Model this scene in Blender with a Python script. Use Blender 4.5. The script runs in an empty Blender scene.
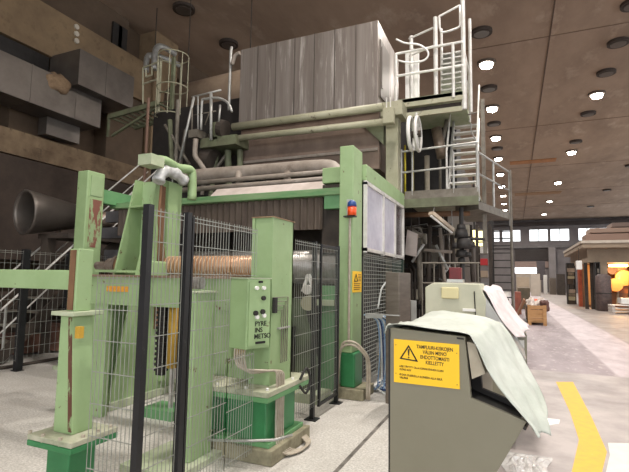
import bpy, math, random
from mathutils import Vector, Matrix
random.seed(7)
C = bpy.context.scene.collection
# ---------------------------------------------------------------- camera
F = 456.0; CX, CY = 314.5, 236.0; H = 1.6
d1 = Vector((199.5, -46, -F)).normalized()
d2 = Vector((1046.5, 26, F)); d2 = (d2 - d1 * d2.dot(d1)).normalized()
d3 = d2.cross(d1)
RM = Matrix((d2, d1, d3))
CAM = Vector((0, 0, H))
cam = bpy.data.cameras.new('camera'); co = bpy.data.objects.new('camera', cam); C.objects.link(co)
cam.sensor_width = 36; cam.sensor_fit = 'HORIZONTAL'; cam.lens = F / 629 * 36
cam.clip_start = 0.05; cam.clip_end = 400
m4 = RM.to_4x4(); m4.translation = CAM; co.matrix_world = m4
bpy.context.scene.camera = co
def at(u, v, x=None, y=None, z=None):
    r = RM @ Vector((u - CX, -(v - CY), -F))
    t = x / r.x if x is not None else y / r.y if y is not None else (z - H) / r.z
    return CAM + r * t

# ---------------------------------------------------------------- materials
def lin(c):
    return tuple(((k / 255) / 12.92 if k / 255 <= .04045 else ((k / 255 + .055) / 1.055) ** 2.4) for k in c) + (1,)
MC = {}
def mat(key, col, col2=None, scale=4, rough=.6, metal=0, bump=0, stretch=(1, 1, 1), thr=None, emit=None, detail=6, spots=None):
    if key in MC: return MC[key]
    m = bpy.data.materials.new(key); m.use_nodes = True; n = m.node_tree.nodes; l = m.node_tree.links
    b = n['Principled BSDF']; b.inputs['Base Color'].default_value = lin(col)
    b.inputs['Roughness'].default_value = rough; b.inputs['Metallic'].default_value = metal
    if emit:
        b.inputs['Emission Color'].default_value = lin(emit[0]); b.inputs['Emission Strength'].default_value = emit[1]
    if col2 or bump:
        tc = n.new('ShaderNodeTexCoord'); mp = n.new('ShaderNodeMapping'); mp.inputs['Scale'].default_value = stretch
        l.new(tc.outputs['Object'], mp.inputs['Vector'])
        nz = n.new('ShaderNodeTexNoise'); nz.inputs['Scale'].default_value = scale; nz.inputs['Detail'].default_value = detail
        nz.inputs['Roughness'].default_value = .65
        l.new(mp.outputs[0], nz.inputs['Vector'])
    if col2:
        rp = n.new('ShaderNodeValToRGB'); t = thr or (.35, .68)
        rp.color_ramp.elements[0].position = t[0]; rp.color_ramp.elements[1].position = t[1]
        rp.color_ramp.elements[0].color = lin(col); rp.color_ramp.elements[1].color = lin(col2)
        l.new(nz.outputs['Fac'], rp.inputs[0]); out = rp.outputs[0]
        if spots:
            n2 = n.new('ShaderNodeTexNoise'); n2.inputs['Scale'].default_value = spots[1]; n2.inputs['Detail'].default_value = 8
            n2.inputs['Roughness'].default_value = .7
            mp2 = n.new('ShaderNodeMapping'); mp2.inputs['Scale'].default_value = spots[4] if len(spots) > 4 else (1, 1, 1)
            l.new(tc.outputs['Object'], mp2.inputs['Vector']); l.new(mp2.outputs[0], n2.inputs['Vector'])
            r2 = n.new('ShaderNodeValToRGB'); r2.color_ramp.elements[0].position = spots[2]; r2.color_ramp.elements[1].position = spots[3]
            l.new(n2.outputs['Fac'], r2.inputs[0])
            mx = n.new('ShaderNodeMix'); mx.data_type = 'RGBA'
            l.new(r2.outputs[0], mx.inputs[0]); l.new(out, mx.inputs[6]); mx.inputs[7].default_value = lin(spots[0]); out = mx.outputs[2]
        l.new(out, b.inputs['Base Color'])
    if bump:
        bp = n.new('ShaderNodeBump'); bp.inputs['Strength'].default_value = bump; bp.inputs['Distance'].default_value = .02
        l.new(nz.outputs['Fac'], bp.inputs['Height']); l.new(bp.outputs[0], b.inputs['Normal'])
    MC[key] = m; return m
RUST = (95, 58, 42)
green = mat('pale green paint', (138, 162, 116), (150, 174, 128), 3, .5, spots=(RUST, 7, .64, .68))
greenw = mat('worn green paint', (142, 164, 122), (152, 174, 132), 4, .5, spots=((112, 66, 52), 5, .54, .58, (1, 1, .45)))
rustg = mat('rusty strip', (124, 92, 64), (84, 54, 40), 6, .8, stretch=(1, 1, .3))
rustp = mat('flaking rust on green', (138, 160, 116), (92, 56, 42), 14, .7, thr=(.44, .5), stretch=(1, 1, .35))
greend = mat('dark green paint', (44, 112, 66), (56, 126, 78), 4, .4, spots=((30, 60, 40), 8, .66, .72))
greenm = mat('mid green paint', (86, 136, 88), (104, 150, 104), 3, .45)
dustyg = mat('dusty plate', (178, 176, 156), (134, 140, 116), 7, .85)
sage = mat('sage green paint', (144, 142, 118), (162, 158, 136), 3, .55, spots=((80, 70, 52), 5, .6, .68))
dirtysage = mat('dirty sage paint', (104, 110, 84), (84, 82, 64), 3, .65)
blackp = mat('black powder coat', (14, 14, 17), (24, 24, 28), 6, .5, spots=((110, 106, 100), 22, .64, .8))
wire = mat('galvanized wire', (150, 152, 145), None, rough=.45, metal=.35)
galv = mat('galvanized steel', (176, 176, 172), (150, 148, 144), 5, .45, metal=.45)
galvb = mat('bright galvanized steel', (214, 212, 208), (190, 186, 180), 5, .5, metal=.25)
dkgalv = mat('weathered steel rail', (120, 114, 104), (94, 86, 76), 5, .6, metal=.3)
hoodm = mat('hood sheet metal', (148, 140, 134), (118, 108, 101), 1.6, .42, metal=.55, stretch=(3, 3, .12), spots=((214, 208, 202), 2.2, .54, .76, (3, 3, .22)))
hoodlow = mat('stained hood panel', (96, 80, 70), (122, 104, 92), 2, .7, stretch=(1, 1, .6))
ductm = mat('duct metal', (112, 105, 99), (92, 85, 80), 1.2, .42, metal=.6)
pipem = mat('dusty pipe', (150, 140, 130), (118, 106, 96), 3, .6, spots=((96, 80, 68), 2, .6, .75))
darkm = mat('dark machinery', (48, 41, 36), (70, 60, 52), 3, .75)
blackm = mat('oily black metal', (26, 23, 22), (42, 38, 36), 5, .6)
curtm = mat('ribbed curtain', (98, 86, 76), (80, 68, 60), 4, .8, stretch=(1, 1, .4))
pinkm = mat('pale sheet', (196, 184, 178), (172, 160, 152), 3, .6)
rollm = mat('brown roll', (184, 144, 110), (146, 106, 78), 4, .35, stretch=(6, 1, 1), metal=.25)
drumm = mat('steel drum', (168, 164, 160), (120, 114, 108), 5, .35, metal=.6)
cabm = mat('grey olive enamel', (122, 118, 100), (128, 124, 107), 2, .45, spots=((150, 146, 132), 40, .72, .76))
beigem = mat('beige panel', (172, 164, 146), (150, 140, 122), 5, .6)
creamm = mat('cream enamel', (186, 184, 162), (172, 172, 150), 3, .5)
clothm = mat('pale tarpaulin', (190, 194, 186), (164, 170, 160), 4, .75, bump=.5)
cloth2m = mat('pinkish white tarpaulin', (214, 204, 204), (190, 178, 178), 6, .8, bump=.25)
yellow = mat('sign yellow', (246, 196, 36), None, rough=.45)
yellowp = mat('yellow floor paint', (222, 168, 44), (206, 156, 56), 9, .6, spots=((190, 170, 130), 14, .62, .74))
inkm = mat('black ink', (22, 20, 18), None, rough=.6)
redm = mat('dark red lens', (104, 20, 24), (84, 16, 20), 8, .55)
orangem = mat('orange lens', (235, 84, 34), None, rough=.3)
bluem = mat('blue cap', (40, 70, 130), None, rough=.3)
steelc = mat('brushed stainless', (128, 118, 108), (108, 99, 90), 3, .35, metal=.6, stretch=(1, 1, 6))
conduit = mat('grey beige conduit', (176, 166, 150), (150, 140, 124), 10, .5)
hosem = mat('pale blue hose', (150, 176, 206), (120, 150, 186), 8, .5)
hosew = mat('white hose', (206, 208, 206), None, rough=.5)
hoseb = mat('dark blue hose', (36, 62, 110), None, rough=.5)
woodm = mat('pine boards', (182, 140, 94), (158, 116, 74), 3, .7, stretch=(1, 1, 6))
whitem = mat('white paint', (222, 220, 216), None, rough=.5)
ragm = mat('white rags', (215, 208, 200), (160, 140, 130), 12, .8)
orng = mat('orange plastic', (205, 98, 60), None, rough=.5)
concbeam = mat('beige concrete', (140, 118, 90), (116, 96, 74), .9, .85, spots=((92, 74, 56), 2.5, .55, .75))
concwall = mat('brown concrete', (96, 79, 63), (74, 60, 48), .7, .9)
ledgem = mat('worn concrete ledge', (134, 114, 90), (98, 80, 62), 1.6, .9, spots=((70, 56, 44), 3, .58, .72))
ceilm = mat('ceiling concrete', (158, 136, 118), (132, 112, 96), .45, .9, stretch=(1, .4, 1), spots=((186, 168, 150), .7, .55, .8, (1, .5, 1)))
seamm = mat('ceiling seam', (60, 48, 40), None, rough=.9)
plinthm = mat('stained concrete plinth', (150, 144, 120), (110, 104, 84), 8, .9)
tubew = mat('old fluorescent casing', (205, 190, 170), (170, 150, 130), 6, .6)
paleplate = mat('dusty green plate', (150, 164, 132), (178, 182, 158), 4, .8)
yelm = mat('yellow machine paint', (190, 150, 50), (160, 124, 44), 6, .6)
greycol = mat('grey building steel', (120, 116, 116), (100, 96, 96), 2, .7)
floorrailm = mat('worn track steel', (84, 78, 74), (150, 144, 138), 5, .5, metal=.4)
glassm = bpy.data.materials.new('clear glass'); glassm.use_nodes = True
g = glassm.node_tree.nodes['Principled BSDF']; g.inputs['Transmission Weight'].default_value = 1; g.inputs['Roughness'].default_value = .02; g.inputs['IOR'].default_value = 1.1
mirr = mat('milky window pane', (206, 204, 216), (176, 174, 190), 2, .15)
lampm = mat('lit lamp lens', (255, 250, 240), emit=((255, 246, 232), 22))
warmm = mat('lit work lamp', (255, 210, 150), emit=((255, 190, 110), 14))

# ---------------------------------------------------------------- mesh helpers
class MB:
    def __init__(s): s.v = []; s.f = []
    def hexa(s, p):   # 8 points: bottom 4 ccw, top 4 ccw
        o = len(s.v); s.v += [Vector(q) for q in p]
        for f in ((3, 2, 1, 0), (4, 5, 6, 7), (0, 1, 5, 4), (1, 2, 6, 5), (2, 3, 7, 6), (3, 0, 4, 7)): s.f.append([o + i for i in f])
        return s
    def box(s, x0, x1, y0, y1, z0, z1):
        return s.hexa([(x0, y0, z0), (x1, y0, z0), (x1, y1, z0), (x0, y1, z0), (x0, y0, z1), (x1, y0, z1), (x1, y1, z1), (x0, y1, z1)])
    def bar(s, a, b, w=.03, h=None, up=(0, 0, 1)):
        a = Vector(a); b = Vector(b); d = (b - a).normalized(); h = h or w; up = Vector(up)
        if abs(d.dot(up)) > .98: up = Vector((0, 1, 0))
        x = d.cross(up).normalized() * w / 2; y = x.cross(d).normalized() * h / 2
        return s.hexa([a - x - y, a + x - y, b + x - y, b - x - y, a - x + y, a + x + y, b + x + y, b - x + y])
    def tube(s, pts, r=.02, n=8, cap=True):
        pts = [Vector(p) for p in pts]; rr = r if isinstance(r, (list, tuple)) else [r] * len(pts)
        o = len(s.v); prev = None
        for i, p in enumerate(pts):
            d = (pts[min(i + 1, len(pts) - 1)] - pts[max(i - 1, 0)]).normalized()
            if prev is None:
                u = Vector((0, 0, 1)) if abs(d.z) < .9 else Vector((1, 0, 0)); x = d.cross(u).normalized()
            else: x = (prev - d * prev.dot(d)).normalized()
            prev = x; y = d.cross(x)
            for k in range(n):
                a = 2 * math.pi * k / n; s.v.append(p + (x * math.cos(a) + y * math.sin(a)) * rr[i])
        for i in range(len(pts) - 1):
            for k in range(n):
                a = o + i * n + k; b = o + i * n + (k + 1) % n; s.f.append([a, b, b + n, a + n])
        if cap:
            s.f.append([o + k for k in range(n)][::-1]); e = o + (len(pts) - 1) * n; s.f.append([e + k for k in range(n)])
        return s
    def prism(s, poly, off):
        o = len(s.v); n = len(poly); off = Vector(off)
        s.v += [Vector(p) for p in poly] + [Vector(p) + off for p in poly]
        s.f.append(list(range(o, o + n))[::-1]); s.f.append(list(range(o + n, o + 2 * n)))
        for k in range(n): s.f.append([o + k, o + (k + 1) % n, o + n + (k + 1) % n, o + n + k])
        return s
    def grid(s, fn, nu, nv):
        o = len(s.v)
        for i in range(nu + 1):
            for j in range(nv + 1): s.v.append(Vector(fn(i / nu, j / nv)))
        for i in range(nu):
            for j in range(nv):
                a = o + i * (nv + 1) + j; s.f.append([a, a + nv + 1, a + nv + 2, a + 1])
        return s
    def build(s, name, m, parent=None, label=None, cat=None, group=None, kind=None, smooth=False, bevel=0, solid=0):
        if parent is not None: org = wloc(parent)
        else:
            xs = [v.x for v in s.v]; ys = [v.y for v in s.v]; zs = [v.z for v in s.v]
            org = Vector(((min(xs) + max(xs)) / 2, (min(ys) + max(ys)) / 2, min(zs)))
        me = bpy.data.meshes.new(name); me.from_pydata([v - org for v in s.v], [], s.f); me.update()
        me.materials.append(m)
        import bmesh
        b = bmesh.new(); b.from_mesh(me); bmesh.ops.recalc_face_normals(b, faces=b.faces); b.to_mesh(me); b.free()
        if smooth:
            for p in me.polygons: p.use_smooth = len(p.vertices) == 4
        o = bpy.data.objects.new(name, me); C.objects.link(o)
        if parent is None: o.location = org
        else: o.parent = parent
        if bevel:
            md = o.modifiers.new('bevel', 'BEVEL'); md.width = bevel; md.segments = 2; md.limit_method = 'ANGLE'
        if solid:
            md = o.modifiers.new('solid', 'SOLIDIFY'); md.thickness = solid
        tag(o, label, cat, group, kind); return o
def wloc(o):
    v = Vector(o.location)
    while o.parent: o = o.parent; v += Vector(o.location)
    return v
def tag(o, label=None, cat=None, group=None, kind=None):
    if label: o['label'] = label
    if cat: o['category'] = cat
    if group: o['group'] = group
    if kind: o['kind'] = kind
def thing(name, label, cat, loc, group=None):
    o = bpy.data.objects.new(name, None); C.objects.link(o); o.location = loc; o.empty_display_size = .2
    tag(o, label, cat, group); return o
def copy_tree(o, loc=None, label=None, parent=None):
    c = o.copy(); C.objects.link(c)
    if parent: c.parent = parent
    if loc is not None: c.location = loc
    if label: c['label'] = label
    for ch in [k for k in bpy.data.objects if k.parent == o and k != c]: copy_tree(ch, parent=c)
    return c
def text(name, s, size, m, parent, mtx, depth=.0012, align='LEFT', label=None, kx=1):
    cu = bpy.data.curves.new(name, 'FONT'); cu.body = s; cu.size = size; cu.extrude = depth; cu.align_x = align; cu.offset = size * .012
    to = bpy.data.objects.new(name + '_source', cu); C.objects.link(to)
    dg = bpy.context.evaluated_depsgraph_get(); me = bpy.data.meshes.new_from_object(to.evaluated_get(dg))
    bpy.data.objects.remove(to); bpy.data.curves.remove(cu)
    org = wloc(parent)
    for v in me.vertices: v.co = (mtx @ Vector((v.co.x * kx, v.co.y, v.co.z))) - org
    me.materials.clear(); me.materials.append(m); me.name = name
    o = bpy.data.objects.new(name, me); C.objects.link(o); o.parent = parent
    if label: o['label'] = label
    return o
def struct(mb, name, m, **k): return mb.build(name, m, kind='structure', **k)
def arc(c, r, a0, a1, ax1, ax2, n=6):
    c = Vector(c); ax1 = Vector(ax1); ax2 = Vector(ax2)
    return [c + ax1 * r * math.cos(a0 + (a1 - a0) * i / n) + ax2 * r * math.sin(a0 + (a1 - a0) * i / n) for i in range(n + 1)]
def smoothpath(pts, k=4):
    pts = [Vector(p) for p in pts]; out = []
    for i in range(len(pts) - 1):
        p0 = pts[max(i - 1, 0)]; p1 = pts[i]; p2 = pts[i + 1]; p3 = pts[min(i + 2, len(pts) - 1)]
        for j in range(k):
            t = j / k
            out.append(.5 * ((2 * p1) + (p2 - p0) * t + (2 * p0 - 5 * p1 + 4 * p2 - p3) * t * t + (3 * p1 - p0 - 3 * p2 + p3) * t ** 3))
    return out + [pts[-1]]

# ---------------------------------------------------------------- setting
CH = 12.0; WL = -14.6; WR = 19.0; YB = -12.0; YF = 84.0
# floor with its worn zones
fm = bpy.data.materials.new('mill floor'); fm.use_nodes = True; n = fm.node_tree.nodes; l = fm.node_tree.links; b = n['Principled BSDF']
tc = n.new('ShaderNodeTexCoord'); sx = n.new('ShaderNodeSeparateXYZ'); l.new(tc.outputs['Object'], sx.inputs[0])
def noise(sc, det=6, stretch=(1, 1, 1), rough=.6):
    mp = n.new('ShaderNodeMapping'); mp.inputs['Scale'].default_value = stretch; l.new(tc.outputs['Object'], mp.inputs[0])
    z = n.new('ShaderNodeTexNoise'); z.inputs['Scale'].default_value = sc; z.inputs['Detail'].default_value = det; z.inputs['Roughness'].default_value = rough
    l.new(mp.outputs[0], z.inputs['Vector']); return z.outputs['Fac']
def ramp(src, a, c1, bb, c2):
    r = n.new('ShaderNodeValToRGB'); r.color_ramp.elements[0].position = a; r.color_ramp.elements[1].position = bb
    r.color_ramp.elements[0].color = lin(c1); r.color_ramp.elements[1].color = lin(c2); l.new(src, r.inputs[0]); return r.outputs[0]
def mth(op, a, bb):
    q = n.new('ShaderNodeMath'); q.operation = op
    for i, k in enumerate((a, bb)):
        if isinstance(k, (int, float)): q.inputs[i].default_value = k
        else: l.new(k, q.inputs[i])
    return q.outputs[0]
def step(src, at_, w):
    q = n.new('ShaderNodeMapRange'); q.inputs['From Min'].default_value = at_ - w; q.inputs['From Max'].default_value = at_ + w; l.new(src, q.inputs[0]); return q.outputs[0]
def mix(fac, a, bb):
    q = n.new('ShaderNodeMix'); q.data_type = 'RGBA'; l.new(fac, q.inputs[0])
    for i, k in ((6, a), (7, bb)):
        if isinstance(k, tuple): q.inputs[i].default_value = lin(k)
        else: l.new(k, q.inputs[i])
    return q.outputs[2]
FX, FY = (WL + WR) / 2, (YB + YF) / 2
X = mth('ADD', sx.outputs[0], FX); Y = mth('ADD', sx.outputs[1], FY)
Xw = mth('ADD', X, mth('MULTIPLY', mth('SUBTRACT', noise(3, 3), .5), .12))
speck = ramp(noise(45, 7, (1, 1, 1), .75), .36, (150, 146, 140), .62, (212, 208, 202))
speck = mix(mth('MULTIPLY', step(noise(3.5, 9, (1, 1, 1), .7), .55, .12), .55), speck, (168, 162, 154))
aisle = ramp(noise(1.6, 8, (1, .25, 1)), .36, (118, 106, 110), .64, (146, 134, 138))
aisle = mix(mth('MULTIPLY', step(noise(9, 6, (1, .5, 1)), .6, .05), .35), aisle, (198, 188, 184))
conc = ramp(noise(2.2, 8), .36, (126, 116, 110), .66, (156, 146, 140))
lane = ramp(noise(3.0, 6, (1, .4, 1)), .36, (160, 148, 152), .64, (186, 175, 178))
strip = mth('MULTIPLY', step(X, 1.62, .03), mth('SUBTRACT', 1, step(X, 2.75, .05)))
far = step(Y, 9.5, .05)
right = mix(strip, aisle, lane)
right = mix(step(X, 2.8, .05), right, conc)
near = ramp(noise(1.8, 9), .36, (138, 130, 128), .66, (170, 161, 158))
right = mix(far, near, right)
fl = mix(step(Xw, -.6, .25), speck, right)
l.new(fl, b.inputs['Base Color']); b.inputs['Roughness'].default_value = .5
rr = n.new('ShaderNodeMapRange'); rr.inputs['To Min'].default_value = .38; rr.inputs['To Max'].default_value = .7; l.new(noise(1.5, 6), rr.inputs[0]); l.new(rr.outputs[0], b.inputs['Roughness'])
struct(MB().box(WL - .3, WR + .3, YB, YF, -.2, 0), 'floor', fm)
bpy.data.objects['floor'].location = (FX, FY, -.2)
struct(MB().box(WL - .3, WR + .3, YB, YF, CH, CH + .3), 'ceiling', ceilm)
# left wall: shell, recesses, beam, ledge
w = struct(MB().box(WL - .3, WL, YB, YF, 0, CH), 'wall_left', concwall)
struct(MB().box(WL, -13.8, YB, 15.2, 8.75, 10.4), 'trim_1', concbeam)
struct(MB().box(WL, -13.6, YB, 40, 5.15, 5.55).box(WL, -13.75, YB, 40, 5.55, 5.95), 'trim_2', ledgem)
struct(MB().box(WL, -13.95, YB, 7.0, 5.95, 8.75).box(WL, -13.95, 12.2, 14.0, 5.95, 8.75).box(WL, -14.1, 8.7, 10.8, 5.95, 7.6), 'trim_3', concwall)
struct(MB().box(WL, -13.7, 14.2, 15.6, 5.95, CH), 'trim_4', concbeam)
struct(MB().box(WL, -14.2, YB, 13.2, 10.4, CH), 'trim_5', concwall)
struct(MB().box(WL, WL + .3, 16, YF, 10.9, CH), 'trim_6', concwall)
# unseen right and back walls, openings added to let in fill light
def wall_with_holes(name, m, axis, pos, th, a0, a1, holes, zt=CH):
    mb = MB(); cuts = sorted(holes); cur = a0
    def bx(p, q, z0, z1):
        if q - p < 1e-3 or z1 - z0 < 1e-3: return
        if axis == 'x': mb.box(p, q, pos, pos + th, z0, z1)
        else: mb.box(pos, pos + th, p, q, z0, z1)
    for (h0, h1, z0, z1) in cuts:
        bx(cur, h0, 0, zt); bx(h0, h1, 0, z0); bx(h0, h1, z1, zt); cur = h1
    bx(cur, a1, 0, zt); return struct(mb, name, m)
wall_with_holes('wall_right', concwall, 'y', WR, .3, YB, YF, [(y, y + 8.4, 3.6, 10.6) for y in range(-11, 80, 9)])
wall_with_holes('wall_back', concwall, 'x', YB - .3, .3, WL, WR, [(-7, -.5, .05, 11), (0, 9, .05, 11), (9.5, 18.5, .05, 11)])
far_holes = []
for (u0, u1) in ((488, 500), (502, 521), (529, 548.5), (550, 570), (578, 597), (599, 618)):
    far_holes.append((at(u0, 240, y=YF).x, at(u1, 240, y=YF).x, 8.35, 10.45))
far_holes.append((at(640, 240, y=YF).x, 18, 8.35, 10.45))
wallfar = mat('far grey wall', (128, 122, 122), (110, 104, 104), .6, .85)
wall_with_holes('wall_front', wallfar, 'x', YF, .4, WL, WR, far_holes)
for i, (a, c, z0, z1) in enumerate(far_holes):
    wo = struct(MB().box(a, a + .1, YF - .05, YF + .1, z0, z1).box(c - .1, c, YF - .05, YF + .1, z0, z1).box(a, c, YF - .05, YF + .1, z1 - .1, z1).box(a, c, YF - .05, YF + .1, z0, z0 + .1)
                .box((a + c) / 2 - .05, (a + c) / 2 + .05, YF - .05, YF + .1, z0, z1), 'window_%d' % (i + 1), greycol)
    MB().box(a, c, YF + .1, YF + .12, z0, z1).build('pane', glassm, wo)
# far wall dressing
struct(MB().box(-3, WR, YF - 1.0, YF, 10.9, 11.5), 'trim_7', mat('dark crane beam', (70, 62, 60), (54, 48, 46), 1, .8))
struct(MB().box(-3, WR, YF - .5, YF, 7.3, 7.7), 'trim_8', greycol)
struct(MB().box(at(515, 250, y=YF).x, at(549, 250, y=YF).x, YF - .4, YF, at(530, 260, y=YF).z, 7.0), 'trim_9', mat('dark lintel', (62, 56, 54), (50, 44, 42), 1, .8))
c0 = at(549, 270, y=YF - 1).x; c1 = at(556, 270, y=YF - 1).x
struct(MB().box(c0, c1, YF - 1.2, YF, 0, 7.3), 'trim_10', mat('grey pillar', (136, 130, 130), (120, 114, 112), .7, .8))
d0 = struct(MB().box(at(516, 280, y=YF).x, at(541, 280, y=YF).x, YF - .2, YF, 0, at(530, 273, y=YF).z), 'door_1', mat('beige folding door', (182, 172, 158), (166, 154, 142), .8, .7))
MB().box(at(515, 270, y=YF).x, at(537, 270, y=YF).x, YF - .25, YF - .05, at(530, 273.4, y=YF).z, at(530, 267.6, y=YF).z).build('window_strip', mat('daylit door glazing', (240, 240, 240), emit=((244, 246, 250), 1.6)), d0, label='bright glazed strip above the door')
MB().box(at(515, 270, y=YF).x, at(549, 270, y=YF).x, YF - .22, YF - .05, at(530, 267.6, y=YF).z, at(530, 261.5, y=YF).z).build('door_header', mat('brownish header', (150, 130, 122), rough=.8), d0)
# ceiling seams and the board
MB().box(1.60, 1.65, 10, YF, CH - .03, CH).build('ceiling_joint', mat('ceiling joint', (84, 66, 54), rough=.9), kind='structure').name = 'trim_11'
for i, yy in enumerate((20.8, 33, 45, 57, 69)):
    struct(MB().box(-14, WR, yy, yy + .035, CH - .02, CH), 'trim_%d' % (12 + i), mat('ceiling seam light', (112, 92, 78), rough=.9))
brd = MB().box(-.1, 3.5, 42.3, 43.4, CH - .05, CH - .002)
brd.build('plywood_patch', mat('orange brown board', (168, 112, 66), (140, 96, 60), 2, .8), label='orange brown board patch fixed to the concrete ceiling', cat='board')
MB().box(.3, 5.2, 58, 59.6, CH - .05, CH - .002).build('plywood_patch', mat('faded brown board', (150, 116, 82), (136, 104, 76), 2, .8), label='faded long brown board on the far ceiling past the orange one', cat='board')

# ---------------------------------------------------------------- lamps
def downlight(x, y, lit, label, power=0):
    t = thing('downlight', label, 'ceiling light', (x, y, CH - .12), 'lit ceiling downlights' if lit else 'switched off ceiling downlights')
    mb = MB(); mb.tube([(x, y, CH), (x, y, CH - .12)], .42, 20); mb.build('housing', mat('lamp ring', (92, 80, 70), rough=.7) if lit else mat('dark lamp ring', (56, 46, 40), rough=.7), t)
    MB().tube([(x, y, CH - .12), (x, y, CH - .15)], .30 if lit else .30, 20).build('lens', lampm if lit else mat('unlit lens', (74, 66, 60), rough=.3), t)
    return t
def lamp_light(x, y, power, col=(1, .94, .87), z=CH - .25, size=.5, spread=160):
    d = bpy.data.lights.new('downlight_glow', 'AREA'); d.shape = 'DISK'; d.size = size; d.energy = power; d.color = col; d.spread = math.radians(spread)
    o = bpy.data.objects.new('downlight_glow', d); C.objects.link(o); o.location = (x, y, z); o.visible_camera = True
    return o
LP = 260
LITL = 'lit round ceiling lamp above the machine side of the aisle'
LITR = 'lit round ceiling lamp above the right side of the aisle'
for k in range(-4, 10):
    y = 22.3 + 6.07 * k
    downlight(-.97, y, True, ('%s lit lamp in the ceiling row nearest the stair tower' % ['nearest', 'second', 'third', 'fourth', 'fifth', 'sixth', 'seventh', 'eighth', 'ninth', 'tenth'][k]) if k >= 0 else 'lit ceiling lamp overhead in front of the machine, out of frame', 0)
    lamp_light(-.97, y, LP * (1.3 if k < 0 else 1))
for k in range(-2, 5):
    y = 28.3 + 12.1 * k
    downlight(4.4, y, True, ('%s lit lamp in the right ceiling row beyond the long seam' % ['nearest', 'second', 'third', 'fourth', 'fifth'][k]) if k >= 0 else 'lit ceiling lamp overhead right of the aisle, out of frame')
    lamp_light(4.4, y, LP * 1.3)
offs = [(-1.0, 19.34, 'off ceiling lamp just right of the top of the stair tower'), (-1.0, 25.4, 'off ceiling lamp between the first and second lit lamps of the left row'),
        (-.97, 31.4, 'off ceiling lamp between the second and third lit lamps of the left row'), (-.97, 37.5, 'off ceiling lamp between the third and fourth lit lamps of the left row'),
        (4.3, 19.4, 'off ceiling lamp cut by the top right corner of the photo'), (4.35, 22.4, 'off ceiling lamp second nearest in the right row'),
        (4.4, 25.5, 'large off ceiling lamp just before the nearest lit lamp of the right row'), (4.4, 31.5, 'off ceiling lamp just after the nearest lit lamp of the right row'),
        (4.4, 37.6, 'off ceiling lamp just before the second lit lamp of the right row'), (9.6, 47, 'off ceiling lamp at the right photo edge above the booth'),
        (9.7, 58.7, 'off ceiling lamp of the outermost row, middle one'), (9.75, 70.8, 'off ceiling lamp of the outermost row, farthest one'),
        (-11.5, 13.3, 'off ceiling lamp near the left wall, nearest the camera'), (-11.4, 16.2, 'off ceiling lamp just left of the big hood')]
for x, y, lb in offs: downlight(x, y, False, lb)

# ---------------------------------------------------------------- generic builders
def wirepanel(mb, p0, p1, z0, z1, sv=.05, sh=.2, r=.0045, dbl=False):
    p0 = Vector(p0); p1 = Vector(p1); L = (p1 - p0).length; d = (p1 - p0) / L
    nn = max(1, int(L / sv))
    for i in range(nn + 1):
        p = p0 + d * (L * i / nn); mb.bar((p.x, p.y, z0), (p.x, p.y, z1), r)
    k = int((z1 - z0) / sh); 
    for j in range(k + 1):
        z = z1 - .02 - j * sh
        for dz in ((0, -.03) if dbl and j == 0 else (0,)): mb.bar((p0.x, p0.y, z + dz), (p1.x, p1.y, z + dz), r * 1.5)
def fence(label, p0, p1, z0, z1, posts, frame=None, sv=.05, sh=.2, r=.0045, pw=.07, wm=wire, dbl=True):
    t = thing('mesh_fence', label, 'fence', (p0[0], p0[1], 0))
    mb = MB(); wirepanel(mb, (p0[0], p0[1], 0), (p1[0], p1[1], 0), z0, z1, sv, sh, r, dbl); mb.build('wire_panel', wm, t)
    if frame:
        for q0, q1 in frame:
            d = (Vector(q1) - Vector(q0)); f = MB()
            for q in (q0, q1): f.bar((q[0], q[1], .12), (q[0], q[1], z1), .03)
            for z in (.14, z1 - .02): f.bar((q0[0], q0[1], z), (q1[0], q1[1], z), .03)
            f.build('panel_frame', blackp, t)
    for q in posts:
        m = MB().box(q[0] - pw / 2, q[0] + pw / 2, q[1] - pw / 2, q[1] + pw / 2, 0, q[2] if len(q) > 2 else z1 + .02)
        po = m.build('post', blackp, t)
        MB().box(q[0] - .07, q[0] + .07, q[1] - .07, q[1] + .07, 0, .012).build('foot_plate', blackp, po)
    return t
def bolt(mb, x, y, z, r=.016, h=.03): mb.tube([(x, y, z - h), (x, y, z + h)], r, 6)
def boltset(parent, pts, z, m=galv, r=.016, h=.04):
    for x, y in pts: MB().tube([(x, y, z - h * 2.2), (x, y, z + h)], r, 6).build('bolt', m, parent)

# ---------------------------------------------------------------- fences
FXX = -2.1
fence('low wire mesh panel between the rusty near column and the first black post', (at(94, 340, y=2.2).x, 2.2), (FXX - .04, 2.2), .1, 1.60, [], sv=.034, r=.0036)
fence('narrow wire mesh panel with the thick black post nearest the camera', (FXX, 2.22), (FXX, 2.53), .1, 2.04, [(FXX, 2.19, 2.05)], pw=.047, sv=.036, r=.0036)
gt = fence('wire mesh gate ending at the green column that carries the switch box', (FXX, 2.6), (FXX, 3.12), .1, 2.04, [(FXX, 2.565, 2.05)], sv=.036, r=.0036, pw=.047)
mb = MB(); wirepanel(mb, (FXX, 3.12, 0), (FXX, 3.52, 0), 1.64, 2.04, .036, .2, .0036, True); mb.build('upper_wire_panel', wire, gt)
mb = MB(); wirepanel(mb, (FXX, 3.12, 0), (FXX, 3.52, 0), .1, .96, .036, .2, .0036); mb.build('lower_wire_panel', wire, gt)
MB().bar((FXX, 2.625, .1), (FXX, 2.625, 2.03), .02).build('gate_frame', blackp, gt)
fence('black framed mesh fence between the switch box column and the tall green column', (FXX - .02, 4.35), (FXX - .02, 5.66), .15, 2.02, [(FXX - .05, 4.93), (FXX - .05, 5.7)], frame=[((FXX - .02, 5.05), (FXX - .02, 5.64))], pw=.047, sv=.05, r=.0035)
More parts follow.
